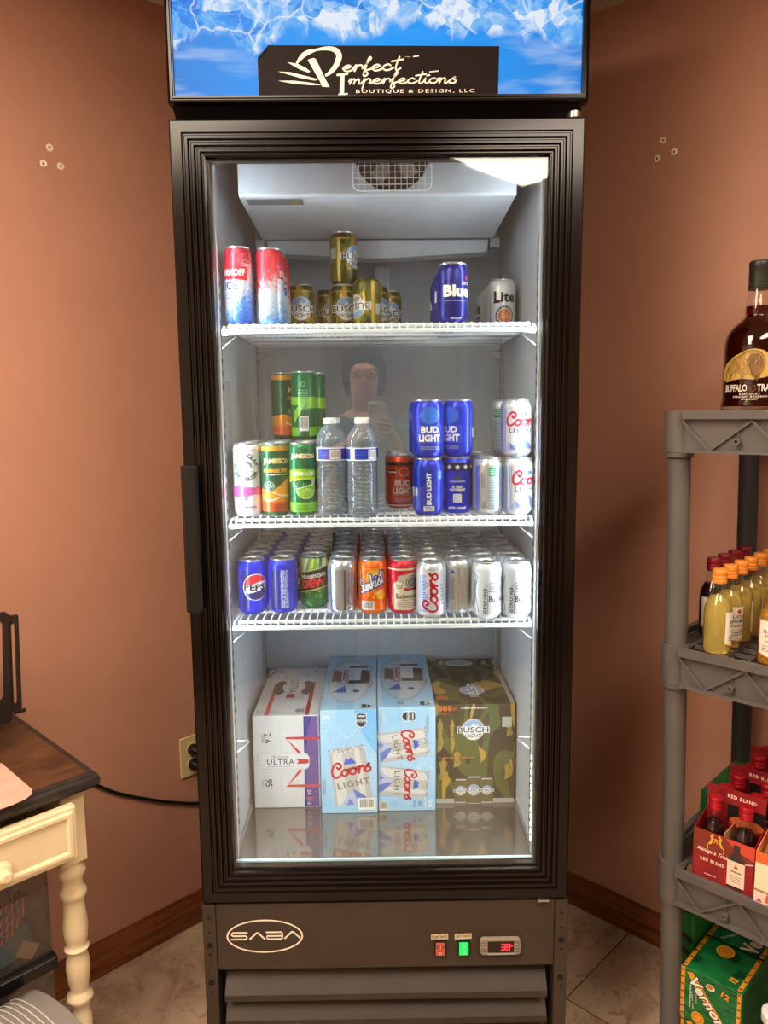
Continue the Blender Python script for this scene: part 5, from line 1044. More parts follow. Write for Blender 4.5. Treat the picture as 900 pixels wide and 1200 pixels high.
def stripes(name):
    m = mat(name, (220, 60, 70), .6); w = nd(m, 'ShaderNodeTexWave', wave_type='BANDS', bands_direction='X'); w.inputs['Scale'].default_value = 22; w.inputs['Distortion'].default_value = 2.5; lk(m, coords(m, (1, 1, .4)), w.inputs[0])
    lk(m, ramp(m, w.outputs['Fac'], [(0, (196, 56, 66)), (.3, (236, 230, 224)), (.55, (236, 230, 224)), (.68, (70, 74, 110)), (.84, (214, 70, 74))], 'CONSTANT'), bsdf(m).inputs['Base Color']); return m
M_STRIPE = stripes('striped_ribbon')
for k, (dz, dx) in enumerate(((0, 0), (.012, .012), (.024, .022))):
    blob('striped_ribbon', [(-.30, .104 + k * .013, .452 + dz), (-.22, .102 + k * .013, .440 + dz), (-.165 + dx, .104 + k * .013, .436 + dz), (-.118 + dx * .5, .106 + k * .013, .462 + dz), (-.104 + dx * .2, .108 + k * .013, .508), (-.15, .110 + k * .013, .500 - dz)], .0062, M_STRIPE, ['red, white and blue striped ribbon, outer coil in the clear drawer', 'red, white and blue striped ribbon, middle coil in the clear drawer', 'red, white and blue striped ribbon, innermost coil in the clear drawer'][k], 'ribbon')
bt = MB(); bt.lathe([(.002, .388), (.06, .389), (.075, .40), (.07, .425), (.05, .44), (.01, .445)], 20); o = bt.build('blue_pouch', noisy('teal_fabric', (58, 132, 162), (72, 150, 180), 14, .8, 4, bstr=.3), smooth=True); o.location = (*onD(-.150, .165), .0); o.scale = (1.0, 1.0, 1.0); tag(o, 'blue fabric pouch at the bottom of the clear drawer', 'pouch')
yb = MB(); yb.lathe([(.002, .390), (.05, .392), (.06, .42), (.058, .50), (.04, .54), (.01, .55)], 18); o = yb.build('party_bag', noisy('yellow_pink_bag', (226, 196, 110), (206, 160, 150), 8, .5, 3)); o.location = (*onD(-.135, .27), 0); tag(o, 'yellow and pink party bag at the back of the clear drawer', 'bag')
gc = MB(); gc.lathe([(.002, .01), (.07, .012), (.085, .10), (.07, .22), (.03, .27)], 18); o = gc.build('gold_garland', mat('gold_foil', (196, 150, 40), .25, .8), smooth=True); o.location = (*onD(-.150, .185), 0); tag(o, 'gold foil garland in the lower clear drawer', 'garland')
pt = MB(); pt.box(-.03, .03, -.001, .001, -.03, .03); o = pt.build('paper_tag', mat('card', (224, 204, 184), .7)); o.location = (*onD(-.105, .094), .408); o.rotation_euler = (0, .6, RL); o.scale = (.6, 1, .5); tag(o, 'small cream paper tag lying in the clear drawer corner', 'tag')
# grey lidded bin in front of the desk
bn = thing('waste_bin', 'grey waste bin with ridged curved lid in front of the desk', 'bin', (-.665, -.335, -.028), RL + .12)
MB().prismz([(-.13, -.10), (.12, -.10), (.14, -.08), (.145, .09), (.12, .12), (-.13, .12)], .0285, .36).build('bin_body', M_GREYPL, bn, bev=.006)
ld = MB(); prof_ = []
for i in range(9): a = PI * i / 8; prof_.append((.01 - .145 * math.cos(a), .36 + .055 * math.sin(a)))
ld.prismx(prof_ + [(.155, .352), (-.135, .352)], -.14, .155); ldo = ld.build('lid', M_GREYPL, bn, smooth=True, bev=.004)
for i in range(6):
    x = -.05 + i * .013
    r_ = MB(); r_.tube([(.152 - .032 - i * .0105, .01 - .1465 * math.cos(PI * (k + 1.2) / 10.4), .36 + .0565 * math.sin(PI * (k + 1.2) / 10.4)) for k in range(9)], .0011, 5); r_.build('lid_ridge', mat('pale_ridge', (206, 200, 194), .4), ldo, smooth=True)

# ------------------------------------------------------------------ grey plastic shelving unit along the right wall
RR = -PI / 4
def sx0(z): return .567 + .0244 * (1.44 - z)
def LS(a, b, z): return Vector((sx0(z) + (a + b) / S2, -.006 + (b - a) / S2, z))
SU = thing('shelving_unit', 'grey plastic shelving unit with round posts along the right wall', 'shelf', tuple(LS(.44, .188, 0)), RR)
inv = Matrix.Translation(LS(.44, .188, 0)) @ Matrix.Rotation(RR, 4, 'Z'); inv.invert()
def sub(mb, name, m, parent=None, **k):
    mb.v = [tuple(inv @ Vector(v)) for v in mb.v]; return mb.build(name, m, parent or SU, **k)
AW, BW = .86, .372
DECK = (1.4385, .985, .530, .075)
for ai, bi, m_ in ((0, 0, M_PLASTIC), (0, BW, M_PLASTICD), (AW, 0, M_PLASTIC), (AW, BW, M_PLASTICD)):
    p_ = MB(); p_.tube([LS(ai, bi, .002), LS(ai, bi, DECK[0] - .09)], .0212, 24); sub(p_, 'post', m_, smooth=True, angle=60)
def deck(z):
    pm = MB()
    def bx(a0, a1, b0, b1, z0, z1): pm.add([LS(a, b_, zz) for zz in (z0, z1) for a, b_ in ((a0, b0), (a1, b0), (a1, b1), (a0, b1))], [(0, 3, 2, 1), (4, 5, 6, 7), (0, 1, 5, 4), (1, 2, 6, 5), (2, 3, 7, 6), (3, 0, 4, 7)])
    b0 = -.036
    # top rim bars, grid of slats
    bx(.02, AW - .02, b0, b0 + .012, z - .016, z); bx(.02, AW - .02, BW + .024, BW + .036, z - .016, z); bx(-.036, -.024, .02, BW - .02, z - .016, z); bx(AW + .024, AW + .036, .02, BW - .02, z - .016, z)
    bx(.0, .030, b0 + .012, BW + .024, z - .006, z - .002)
    for i in range(20): a = .062 + i * .040; bx(a - .002, a + .002, b0 + .012, BW + .024, z - .010, z - .002)
    for i in range(10): bb = .020 + i * .038; bx(.03, AW, bb - .002, bb + .002, z - .010, z - .002)
    o = sub(pm, 'deck_grid', M_PLASTIC); o['kind'] = 'stuff'
    sk_ = MB(); pm = sk_
    bx(.02, AW - .02, b0 + .013, b0 + .017, z - .074, z - .012); bx(.02, AW - .02, b0 + .002, b0 + .016, z - .078, z - .073)
    bx(.02, AW - .02, BW + .019, BW + .023, z - .074, z - .012); bx(-.023, -.019, .02, BW - .02, z - .074, z - .012); bx(AW + .019, AW + .023, .02, BW - .02, z - .074, z - .012)
    sub(sk_, 'skirt', M_PLASTIC)
    # truss ribs on the front skirt
    per = .124; a = .018
    while a < AW - .08:
        for (a0, z0, a1, z1) in ((a, z - .020, a + per * .40, z - .073), (a + per * .40, z - .073, a + per, z - .017)):
            r_ = MB(); r_.tube([LS(a0, b0 + .008, z0), LS(a1, b0 + .008, z1)], .0032, 4); sub(r_, 'rib', M_PLASTIC)
        r_ = MB(); r_.tube([LS(a + per * .80, b0 + .009, z - .030), LS(a + per * .80, b0 + .009, z - .072)], .0016, 4); sub(r_, 'rib', M_PLASTIC)
        q = MB(); q.lathe([(.0030, -.012), (.0030, .006), (.0062, .006), (.0062, -.012)], 14, cap=False); q.v = [tuple(LS(a + per * .80, b0 + .004, z - .056) + Vector(((x_ + z_ * -1) / S2, (-x_ - z_) / S2, y_))) for x_, y_, z_ in q.v]; sub(q, 'peg_socket', M_PLASTIC, smooth=True)
        a += per
    for ai, bi in ((0, 0), (0, BW), (AW, 0), (AW, BW)):
        c_ = MB(); c0 = LS(ai, bi, 0); c_.lathe([(.0225, z - .088), (.0262, z - .088), (.0262, z - .079), (.0275, z - .078), (.0275, z + .0), (.0225, z + .0)], 28); c_.v = [(x_ + LS(ai, bi, z_).x, y_ + LS(ai, bi, z_).y, z_) for x_, y_, z_ in c_.v]; sub(c_, 'collar', M_PLASTIC, smooth=True)
for zz in DECK: deck(zz)
def on_shelf(a, b, z): return tuple(LS(a, b, z))

# ------------------------------------------------------------------ whiskey bottles
M_WHISKEY = mat('bourbon', (104, 24, 6), 0.05, trans=0.88, ior=1.36)
M_CORK = mat('green_black_capsule', (44, 46, 38), .4)
BP = [(.0575, 0), (.0610, .004), (.0615, .010), (.0595, .018), (.0590, .030), (.0590, .120), (.0580, .135), (.0540, .150), (.0450, .163), (.0330, .174), (.0245, .182), (.0228, .186), (.0240, .190), (.0240, .200), (.0222, .208), (.0195, .235), (.0190, .240)]
LP_ = [(r - .0022, zz) for r, zz in BP if .004 <= zz <= .201] + [(.0218, .2035)]; LP_[0] = (LP_[0][0], .006)
gb_ = MB(); gb_.lathe(BP, 40); gme = gb_.mesh('glass', M_BOTGLASS, smooth=True, angle=60); lb_ = MB(); lb_.lathe(LP_, 40); lme_ = lb_.mesh('whiskey', M_WHISKEY, smooth=True, angle=60)
kb_ = MB(); kb_.lathe([(.0198, .236), (.0205, .238), (.0205, .246), (.0190, .247), (.0190, .249), (.0200, .250), (.0200, .278), (.0205, .279), (.0205, .288), (.0190, .291)], 28); kme = kb_.mesh('capsule', M_CORK, smooth=True)
p = Pr(); GOLD = (206, 168, 84); DK_ = (96, 68, 34)
p.poly([(-62, 60), (-62, 78), (-54, 92), (-42, 97), (-36, 103), (-20, 110), (-8, 116), (6, 117), (20, 114), (26, 110), (46, 110), (62, 104), (62, 74), (36, 66), (26, 62), (4, 58), (-16, 60), (-34, 58), (-50, 54)], GOLD)
p.poly([(-44, 58), (-46, 74), (-42, 90), (-34, 98), (-20, 105), (-10, 112), (4, 114), (16, 110), (22, 102), (24, 88), (20, 74), (14, 64), (6, 60), (0, 66), (-8, 66), (-12, 60), (-18, 60), (-20, 70), (-30, 72), (-36, 66), (-40, 58)], (182, 142, 74))
p.poly([(-8, 98), (0, 108), (12, 108), (20, 100), (22, 86), (16, 72), (10, 64), (4, 64), (0, 76), (-4, 86)], (132, 96, 52)); p.stroke([(-6, 96), (-10, 102), (-6, 107)], 2, (232, 206, 140)); p.stroke([(20, 98), (24, 104), (20, 108)], 2, (232, 206, 140)); p.ell(9, 90, 2, 2, DK_, 8)
for k in range(30): rnd = random.Random(k); x, y = rnd.uniform(-42, 18), rnd.uniform(66, 104); p.stroke([(x, y), (x + rnd.uniform(-3, 1), y - rnd.uniform(4, 10))], .8, rnd.choice((DK_, (150, 112, 58), (222, 190, 110))))
p.stroke([(-44, 84), (-50, 74), (-50, 62)], 1.6, DK_); p.stroke([(-46, 72), (-42, 90), (-34, 98), (-20, 105), (-10, 112), (4, 114), (16, 110), (22, 102), (24, 88), (20, 74), (12, 62)], 1.3, DK_); p.stroke([(-8, 98), (-4, 86), (0, 76), (4, 64)], 1.2, DK_); p.poly([(6, 66), (12, 66), (14, 58), (9, 55)], DK_); p.stroke([(-30, 72), (-22, 80), (-24, 92)], 1, DK_); p.stroke([(-40, 60), (-38, 70)], 3, (150, 112, 58)); p.stroke([(-15, 61), (-14, 70)], 3, (150, 112, 58))
p.text('BUFFALO', -27, 42, 44, 14, (232, 222, 204), bold=.02); p.text('TRACE', 30, 42, 36, 14, (232, 222, 204), bold=.02); p.stroke([(0, 40), (4, 46), (9, 46), (9, 38), (5, 34), (0, 40)], 1, (160, 60, 40)); p.text('KENTUCKY', 0, 30, 36, 3.6, (222, 212, 196), bold=.03, spacing=1.3); p.text('STRAIGHT BOURBON', 0, 25, 60, 3.6, (222, 212, 196), bold=.03, spacing=1.2); p.text('WHISKEY', 0, 20, 30, 3.6, (222, 212, 196), bold=.03, spacing=1.3)
bme = p.mesh('label', PM_PAPER, lambda x, y, d: ((.0598 + d) * math.sin(x / .059), -(.0598 + d) * math.cos(x / .059), y), strip=.006)
for (a_, b_), lab, r_ in (((.061, .207), 'whiskey bottle with gold bison label, nearest on the top shelf', 12), ((.058, .336), 'whiskey bottle standing behind the nearest one', 40)):
    t = thing('whiskey_bottle', lab, 'bottle', on_shelf(a_, b_, DECK[0] + .0005), RR + math.radians(r_), 'whiskey bottles on the shelving unit'); obj('glass', gme, t); obj('whiskey', lme_, t); obj('capsule', kme, t); obj('label', bme, t)

# ------------------------------------------------------------------ small wine bottles on the second deck
WP = [(.020, .001), (.0235, 0), (.0247, .004), (.0250, .012), (.0250, .080), (.0238, .090), (.0195, .102), (.0138, .111), (.0114, .116), (.0111, .133)]
def wine_meshes(key, liq, cap, labelpr, fill=.106):
    g1 = MB(); g1.lathe(WP, 28); gm = g1.mesh('glass', M_BOTGLASS, smooth=True, angle=60)
    l1 = MB(); l1.lathe([(r - .0016, zz + (.002 if zz < .003 else 0)) for r, zz in WP if zz <= fill] + [(.0145, fill + .002)], 28); lm = l1.mesh('wine', liq, smooth=True, angle=60)
    c1 = MB(); c1.lathe([(.0124, .133), (.0131, .134), (.0131, .140), (.0124, .141), (.0131, .142), (.0131, .146), (.0124, .147), (.0131, .148), (.0131, .157), (.0118, .1590)], 24); cm = c1.mesh('cap', cap, smooth=True)
    pm = labelpr.mesh('label', PM_PAPER, lambda x, y, d: ((.0253 + d) * math.sin(x / .025), -(.0253 + d) * math.cos(x / .025), y * .89), strip=.004) if labelpr else None
    bp = Pr(); bp.rect(52, 24, 76, 86, (238, 232, 214)); bp.rect(52, 44, 76, 52, (40, 38, 40))
    bm_ = bp.mesh('back_label', PM_PAPER, lambda x, y, d: ((.0253 + d) * math.sin(x / .025), -(.0253 + d) * math.cos(x / .025), y * .89), strip=.004) if labelpr else None
    return gm, lm, cm, pm, bm_
def wine_label():
    p = Pr(); p.poly([(-26, 24), (0, 16), (26, 24), (26, 92), (-26, 92)], (232, 224, 208)); p.stroke([(-26, 24), (0, 16), (26, 24)], 2.2, (216, 130, 40)); p.ell(0, 82, 4.5, 4.5, (176, 44, 34), 14); p.text('SUTTER', 0, 70, 34, 7, (64, 52, 48), bold=.03); p.text('HOME', 0, 61, 26, 7, (64, 52, 48), bold=.03); p.fine(-14, 49, 14, 52, 1, (150, 130, 110), .8); p.fine(-18, 30, 18, 44, 3, (100, 88, 76), .4, 4); return p
M_CHARD = mat('white_wine', (246, 226, 130), 0.04, trans=0.72, ior=1.33); M_GOLDW = mat('golden_wine', (236, 180, 56), 0.04, trans=0.72, ior=1.33); M_REDW = mat('red_wine', (36, 6, 12), 0.05, trans=0.3, ior=1.33)
M_ORC = mat('orange_cap', (232, 140, 48), .38); M_YEC = mat('yellow_cap', (240, 186, 24), .38); M_BUC = mat('burgundy_cap', (128, 16, 34), .35); M_RDC = mat('red_cap', (176, 26, 40), .3, .3)
WK = {'orange': wine_meshes('o', M_CHARD, M_ORC, wine_label()), 'yellow': wine_meshes('y', M_GOLDW, M_YEC, wine_label()), 'burgundy': wine_meshes('b', M_REDW, M_BUC, wine_label()), 'red': wine_meshes('r', M_REDW, M_RDC, None), 'amber': wine_meshes('a', M_CHARD, mat('gold_cap', (222, 168, 50), .35), None)}
def wine(key, a, b, z, rot, label, group):
    t = thing('wine_bottle', label, 'bottle', on_shelf(a, b, z), RR + math.radians(rot), group); gm, lm, cm, pm, bk = WK[key]
    obj('glass', gm, t); obj('wine', lm, t); obj('cap', cm, t)
    if pm: obj('label', pm, t); obj('back_label', bk, t)
    return t
zd = DECK[1] + .0005; GW = 'small wine bottles on the second deck'
for i in range(6): wine('orange', .080, -.006 + i * .0540, zd, 112 if i == 0 else (66 if i == 1 else 120 + i * 9), f'small white wine bottle with orange cap, {ORD[i] if i else "front"} of the left row', GW)
for i in range(4): wine('burgundy', .0285, .098 + i * .0560, zd, 30 + 20 * i, f'small dark wine bottle with burgundy cap, {["nearest", "second", "third", "farthest"][i]} of its row', GW)
for i in range(5): wine('yellow', .178, -.005 + i * .0540, zd, 16 + i * 7, f'small golden wine bottle with yellow cap, {ORD[i] if i else "front"} of the right row', GW)
# ------------------------------------------------------------------ four-bottle carriers on the third deck
zc3 = DECK[2] + .0005
M_CARD = noisy('red_carton', (128, 18, 30), (150, 34, 40), 16, .4, 3)
def carrier(a0, b0, key, label, group, bott, art):
    w, d = .114, .114
    t = thing('bottle_carrier', label, 'carton', on_shelf(a0 + w / 2, b0 + d / 2, zc3), RR, group); m_ = M_CARD if key == 'red' else mat('peach_carton', (232, 132, 84), .45)
    for nm, bb in (('front_panel', (-w / 2, w / 2, -d / 2, -d / 2 + .0016, 0, .098)), ('rear_panel', (-w / 2, w / 2, d / 2 - .0016, d / 2, 0, .098)), ('base_panel', (-w / 2, w / 2, -d / 2 + .0016, d / 2 - .0016, 0, .0015))): MB().box(*bb).build(nm, m_, t)
    for s in (-1, 1): x = s * w / 2; MB().prismx([(-d / 2, 0), (d / 2, 0), (d / 2, .098), (.002, .116), (-.002, .116), (-d / 2, .098)], min(x, x - s * .0016), max(x, x - s * .0016)).build('side_panel', m_, t)
    MB().prism([(-w / 2 + .002, .0015), (w / 2 - .002, .0015), (w / 2 - .002, .170), (-w / 2 + .002, .170)], -.0012, .0012).build('handle_panel', m_, t)
    MB().box(-.0008, .0008, -d / 2 + .002, -.0013, .0015, .105).build('divider', mat('kraft', (186, 140, 84), .7), t); MB().box(-.0008, .0008, .0013, d / 2 - .002, .0015, .105).build('divider', MATS['kraft'], t)
    if art == 'red':
        p = Pr(); p.poly([(0, 98), (114, 98), (114, 60), (60, 66), (0, 54)], (128, 48, 40)); p.poly([(60, 98), (114, 98), (114, 70), (80, 80)], (206, 74, 54)); p.poly([(64, 2), (114, 2), (114, 40), (90, 50)], (150, 20, 36)); p.stroke([(60, 10), (114, 50)], 1, (196, 60, 60)); p.stroke([(94, 58), (112, 64)], 2, (230, 200, 190))
        for sx, fl in ((36, 1), (50, -1)): p.stroke([(sx - fl * 2, 92), (sx, 84), (sx - fl * 4, 76)], 4.2, (228, 176, 62)); p.stroke([(sx, 86), (sx + fl * 7, 88), (sx + fl * 10, 80)], 2, (228, 176, 62)); p.stroke([(sx - fl * 3, 78), (sx - fl * 9, 72), (sx - fl * 8, 64)], 1.8, (228, 176, 62)); p.ell(sx + fl * 1, 95, 2.4, 2.6, (228, 176, 62), 10)
        p.text('Menage a Trois', 38, 58, 60, 10, (248, 226, 200), shear=.5, bold=.015, rot=-.02); p.text('RED BLEND', 38, 40, 46, 6.5, (248, 226, 200), bold=.03, spacing=1.3); p.fine(24, 10, 46, 12.5, 1, (230, 190, 180), .9)
        p.poly([(66, 4), (66, 60), (72, 70), (76, 76), (76, 92), (88, 92), (88, 76), (92, 70), (98, 60), (98, 4)], (62, 48, 44)); p.rect(66, 8, 98, 58, (230, 212, 190)); p.fine(72, 36, 92, 39, 1, (90, 50, 50), .9); p.fine(72, 16, 92, 32, 4, (150, 120, 110), .3); p.poly([(78, 44), (82, 54), (86, 44)], (170, 90, 60)); p.rect(66, 4, 98, 7, (40, 26, 28))
        p2 = Pr(); p2.text('RED BLEND', 66, 156, 54, 7, (248, 226, 200), bold=.03, spacing=1.3); p2.poly([(40, 104), (110, 104), (110, 140), (40, 140)], (24, 10, 14)); p2.ell(76, 108, 32, 12, (196, 96, 56))
    else:
        p = Pr(); p.rect(0, 24, 114, 78, (236, 222, 192)); p.rect(0, 78, 114, 98, (222, 104, 48)); p.rect(0, 0, 114, 24, (228, 206, 196)); p.poly([(20, 4), (22, 20), (32, 22), (36, 6)], (222, 92, 40)); p.poly([(44, 2), (56, 10), (66, 2)], (186, 40, 90)); p.rect(0, 22, 114, 26, (150, 130, 60)); p.poly([(4, 2), (10, 10), (16, 2)], (190, 60, 120)); p2 = Pr(); p2.rect(0, 100, 110, 169, (240, 160, 100))
    place_print('front_print', p, (-w / 2, -d / 2, 0), (1, 0, 0), (0, 0, 1), t); place_print('handle_print', p2, (-w / 2 + .002, -.0012, 0), (1, 0, 0), (0, 0, 1), t, off=.0003)
    k = 0
    for qb in (-.028, .028):
        for qa in (-.0285, .0285):
            wine(bott, a0 + w / 2 + qa, b0 + d / 2 + qb, zc3 + .0018, 30 * k, f'small {"red" if bott == "red" else "white"} wine bottle, {["front left", "front right", "back left", "back right"][k]}, {group[:-1] if False else label_short(label)}', 'small wine bottles in carriers'); k += 1
def label_short(l): return l.split('|')[1]
def carrier_l(a0, b0, key, label, short, bott, art): carrier(a0, b0, key, label + '|' + short, 'cardboard four-bottle carriers', bott, art)
for i, (lb, sh) in enumerate((('dark red four-bottle carton nearest the front post', 'in the nearest red carton'), ('dark red four-bottle carton, second from the front', 'in the second red carton'), ('dark red four-bottle carton, third from the front', 'in the third red carton'))): carrier_l(.050, -.024 + i * .119, 'red', lb, sh, 'red', 'red')
for i, (lb, sh) in enumerate((('peach four-bottle carton right of the front red carton', 'in the front peach carton'), ('dark red four-bottle carton behind the peach carton', 'in the red carton behind the peach'), ('dark red four-bottle carton at the back right', 'in the back right red carton'))): carrier_l(.1675, -.030 + i * .119, 'peach' if i == 0 else 'red', lb, sh, 'amber' if i == 0 else 'red', 'peach' if i == 0 else 'red')
for o in list(COL.objects):
    if o.name.startswith('bottle_carrier') and '|' in o.get('label', ''): o['label'] = o['label'].split('|')[0]
# ------------------------------------------------------------------ green soda cartons
def green_mat():
    m = mat('green_wood_print', (14, 92, 46), .4); w = noise(m, coords(m, (3, 3, 30)), 9, 3, .3); lk(m, ramp(m, w, [(.38, (8, 62, 34)), (.46, (16, 104, 54)), (.7, (24, 126, 64))]), bsdf(m).inputs['Base Color']); return m
M_GRN = green_mat(); YE = (226, 156, 40)
def vern_front(p, W, H):
    p.rect(2, 2, 10, H - 2, YE); p.rect(W - 10, 2, W - 3, H - 2, YE)
    for k in range(7): p.rect(3, 6 + k * H / 7, 9, 9 + k * H / 7, (70, 44, 20)); p.rect(W - 9, 10 + k * H / 7, W - 4, 13 + k * H / 7, (70, 44, 20))
    p.poly([(14, H - 10), (26, H - 6), (W - 22, 16), (W - 24, 2), (W - 34, 2)], YE); p.text('Vernors', W * .49, H * .48, 112, 26, (30, 24, 22), bold=.07, rot=-.86, shear=.15); p.text('Vernors', W * .49, H * .48, 108, 23, (244, 238, 226), bold=.03, rot=-.86, shear=.15)
    p.ell(W * .32, 14, 13, 13, YE, 20); p.ring(W * .32, 14, 9.5, 9.5, 1.2, (110, 70, 20)); p.ell(W * .5, H - 20, 9, 7, (226, 220, 206)); p.ell(W * .49, H - 19, 6, 5, (196, 120, 50)); p.text('12', W * .74, H - 22, 16, 12, (240, 140, 40), bold=.04, rot=-.3); p.finev(22, 30, 26, 80, 1, (224, 226, 214)); p.text('The Original', 34, 62, 36, 5, (230, 232, 220), rot=-PI / 2 + .1, shear=.3); p.text('Ginger Soda', 28, 46, 34, 5, (230, 232, 220), rot=-PI / 2 + .1, shear=.3)
def vern_top(p, W, D):
    for x0 in (4, W - 12): p.rect(x0, 2, x0 + 8, D - 2, YE); [p.rect(x0 + 1, 8 + k * 26, x0 + 7, 12 + k * 26, (70, 44, 20)) for k in range(int(D / 26))]
    p.rect(2, 118, W - 2, 126, (10, 40, 24)); p.text('12', W * .78, 24, 14, 16, YE, bold=.05, rot=-PI / 2 + 3.0); p.ell(W * .44, 96, 18, 20, YE, 26); p.ring(W * .44, 96, 13, 14, 1.4, (110, 70, 20)); p.ell(W * .44, 96, 7, 8, (196, 130, 40)); p.text('Vernors', W * .72, 190, 130, 34, (232, 226, 214), bold=.05, rot=PI / 2); p.text('The Original', W * .34, 150, 40, 8, (226, 228, 214), rot=1.1)
zb4 = DECK[3] + .0005
def soda_case(name, label, a, b, z, W, D, H, m, fp_, tp_2, grp='green soda cartons on the lowest deck', rz=0.0):
    t = thing(name, label, 'box', on_shelf(a, b, z), RR + rz, grp); MB().box(0, W, 0, D, 0, H).build('carton', m, t, bev=.003)
    if fp_: place_print('front_print', fp_, (0, 0, 0), (1, 0, 0), (0, 0, 1), t)
    if tp_2: place_print('top_print', tp_2, (0, 0, H), (1, 0, 0), (0, 1, 0), t)
f = Pr(); vern_front(f, 124, 114); tp = Pr(); vern_top(tp, 124, 380)
soda_case('soda_case', 'green soda carton with slanted white name, upper of two stacked', .018, .000, zb4 + .1135, .124, .38, .1135, M_GRN, f, tp)
f = Pr(); vern_front(f, 124, 113)
soda_case('soda_case', 'green soda carton beneath the upper one', .016, .003, zb4, .126, .38, .113, M_GRN, f, None)
p = Pr()
for k in range(7): p.poly([(0, 24 + k * 34), (36, 10 + k * 34), (36, 24 + k * 34), (0, 38 + k * 34)], (30, 44, 30))
t = thing('soda_case', 'bright green carton with dark diagonal stripes behind the left post', 'box', on_shelf(-.021, .060, zb4), RR, 'green soda cartons on the lowest deck')
MB().box(0, .036, 0, .24, 0, .30).build('carton', mat('bright_green_carton', (22, 146, 66), .45), t, bev=.003); place_print('front_print', p, (0, 0, .02), (1, 0, 0), (0, 0, 1), t)
t = thing('soda_case', 'dark green carton at the back of the third deck', 'box', on_shelf(-.010, .155, zc3), RR); MB().box(0, .055, 0, .22, 0, .085).build('carton', mat('deep_green_carton', (16, 100, 48), .45), t, bev=.003)
p = Pr(); p.rect(4, 4, 51, 20, (10, 50, 28)); place_print('front_print', p, (0, 0, 0), (1, 0, 0), (0, 0, 1), t)
# clear jar with crushed liner
jr = thing('plastic_jar', 'clear plastic jar at the right edge beside the green carton', 'jar', on_shelf(.205, -.004, zb4), RR)
j = MB(); j.lathe([(.045, 0), (.052, .004), (.054, .02), (.054, .14), (.050, .165), (.034, .185), (.026, .192), (.026, .21)], 28); j.build('jar_body', clear_mat('jar_plastic', (240, 238, 230), 1.6, .05), jr, smooth=True)
j2 = MB(); j2.lathe([(.04, .004), (.049, .006), (.051, .02), (.051, .12), (.04, .135)], 24); j2.build('contents', noisy('pale_crumbs', (214, 206, 190), (160, 148, 130), 40, .7, 4, bstr=.5), jr, smooth=True)
j3 = MB(); j3.lathe([(.028, .208), (.029, .21), (.029, .226), (.026, .229)], 24); j3.build('jar_lid', M_WHITEPL, jr, smooth=True)

